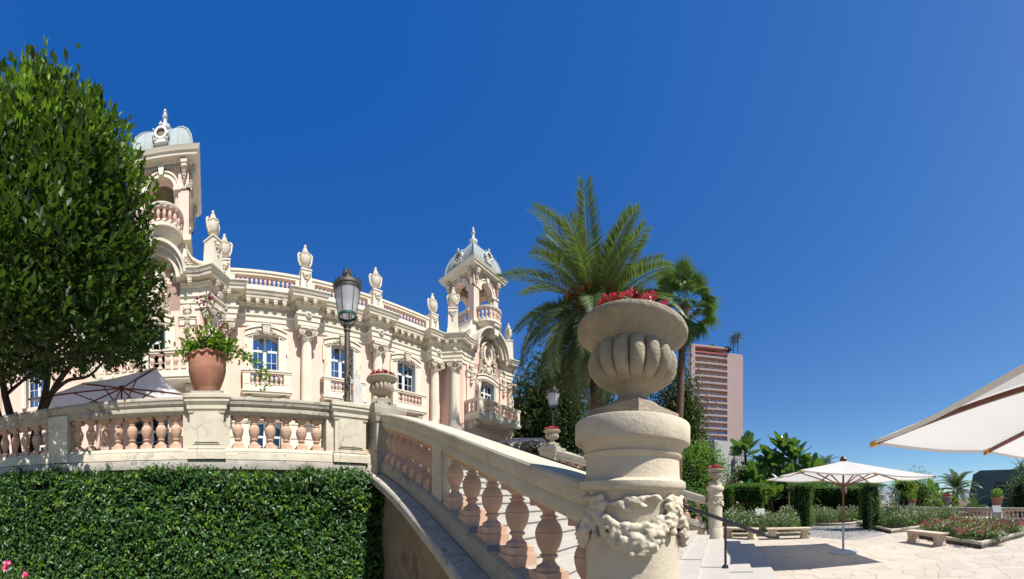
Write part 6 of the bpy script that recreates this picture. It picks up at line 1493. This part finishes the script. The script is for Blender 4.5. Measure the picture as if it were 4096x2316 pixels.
loft('clad_block',[(-7.6,0),(14,0),(14,11.6),(-4.2,11.0),(-5.6,10.2)],DKGRN)
obj('louvre_recess',MB().vprism([(-3.6,1.5),(9,1.5),(9,8.8),(-1.2,8.8)],-.12,-.02),BLACK,gb,smooth=False)
for k in range(9):
    z=1.9+k*.78; x0=-3.4+(z-1.5)*.32; obj('louvre',MB().box(x0,9,-.7,-.1,z,z+.12,Matrix.Translation((0,0,0)) ).box(x0,9,-.72,-.6,z-.25,z+.1),GMET,gb,smooth=False)
pb=thing('low_building','pale round-ended building glimpsed through the garden arch','building',P(3548,85,-4),0); obj('walls',MB().box(-4,4,0,8,0,5.0).lathe([(3.2,5.0),(3.2,6.6),(0,6.9)],24,0,3),CONC,pb); 
for x in (-2.5,0,2.5): obj('window',MB().box(x-.7,x+.7,-.05,.02,3.0,4.2),DGLASS,pb,smooth=False)
# hills on the horizon with scattered houses
mb=MB(); n=90; vs=[]; fs=[]
for i in range(n+1):
    a=R(35)+R(75)*i/n; h=60+26*math.sin(i*.23)+13*math.sin(i*.71+1)+6*math.sin(i*1.9)
    for r_,z in ((1500,-20),(1900,h*.45),(2400,h),(3000,-20)): vs.append((r_*math.sin(a),r_*math.cos(a),z))
for i in range(n):
    for j in range(3): fs.append((i*4+j,i*4+j+1,i*4+5+j,i*4+4+j))
mb.add(vs,fs); struct('hill',mb,HILLM)
HM=mat('far_house_wall',(.62,.52,.46),.9,.1,.1,0,1,.2)
for k in range(14):
    a=R(64)+R(4.2)*k/14; r_=1750+rr.uniform(-60,120); w_=rr.uniform(6,14); t=thing('far_house','tiny pale house on the distant hillside seen through the garden arch','house',(r_*math.sin(a),r_*math.cos(a),rr.uniform(8,26)),rr.uniform(0,1),'houses on the far hill')
    obj('wall',MB().box(-w_,w_,-5,5,-12,rr.uniform(5,10)),HM,t,smooth=False); obj('roof',MB().vprism([(-w_-1,9.5),(w_+1,9.5),(0,13)],-5.5,5.5),TERRA,t,smooth=False)
# white flag hanging by the middle balcony
fg=thing('flag','white flag hanging beside the middle balcony, behind the lamp post','flag',W(6.02,12.62,5.35),RZ)
pole=MB(); pole.tube([(0,.3,1.3),(0,-.35,1.75)],.018,6); obj('pole',pole,WHITE,fg)
mb=MB(); vs=[]; fs=[]; nx,nz=8,12
for j in range(nz+1):
    for i in range(nx+1):
        x=(i/nx-.4)*(.28+.30*j/nz); vs.append((x+.10*j/nz,-.20+.06*math.sin(i*1.6+j*.25),1.60-1.45*j/nz-.10*(i/nx)*(j/nz)))
for j in range(nz):
    for i in range(nx): a=j*(nx+1)+i; fs.append((a,a+1,a+nx+2,a+nx+1))
fo=MB(); fo.add(vs,fs); obj('cloth',fo,CANV,fg,ang=80)

# ================================================================== pieces of a part that stand apart become parts of their own
def split_pieces(o):
    me=o.data; nv=len(me.vertices)
    if me.users>1 or nv>60000 or o.modifiers: return
    par=list(range(nv))
    def find(a):
        while par[a]!=a: par[a]=par[par[a]]; a=par[a]
        return a
    for e in me.edges:
        a,b=find(e.vertices[0]),find(e.vertices[1])
        if a!=b: par[a]=b
    isl={}
    for i in range(nv): isl.setdefault(find(i),[]).append(i)
    ks=list(isl)
    if not 1<len(ks)<=700: return
    co=np.array([v_.co[:] for v_ in me.vertices])*np.array(o.matrix_world.to_scale()); lo=np.array([co[isl[k]].min(0) for k in ks]); hi=np.array([co[isl[k]].max(0) for k in ks]); size=(hi-lo).max(1)
    gap=np.maximum(0,np.maximum(lo[:,None]-hi[None],lo[None]-hi[:,None])); near=np.sqrt((gap**2).sum(2))<=np.maximum(.02,.5*np.maximum(size[:,None],size[None]))*.97
    g=list(range(len(ks)))
    def f2(a):
        while g[a]!=a: g[a]=g[g[a]]; a=g[a]
        return a
    for a,b in zip(*np.nonzero(np.triu(near,1))):
        a,b=f2(a),f2(b)
        if a!=b: g[a]=b
    groups={}
    for i in range(len(ks)): groups.setdefault(f2(i),[]).append(i)
    if len(groups)<2: return
    piece={}
    for n_,(r_,mem) in enumerate(groups.items()):
        for i in mem:
            for v_ in isl[ks[i]]: piece[v_]=n_
    base=o.name.split('.')[0]
    for n_ in range(len(groups)):
        bm=bmesh.new(); bm.from_mesh(me); bm.verts.ensure_lookup_table()
        bmesh.ops.delete(bm,geom=[v_ for v_ in bm.verts if piece[v_.index]!=n_],context='VERTS'); m2=bpy.data.meshes.new(base); bm.to_mesh(m2); bm.free(); m2.materials.append(me.materials[0])
        if n_==0: first=m2
        else:
            c=bpy.data.objects.new(base,m2); COL.objects.link(c); c.parent=o.parent; c.matrix_local=o.matrix_local.copy()
    o.data=first
bpy.context.view_layer.update()
for o in [x for x in bpy.data.objects if x.type=='MESH' and x.get('kind')!='stuff' and len(x.data.vertices)<60000]: split_pieces(o)
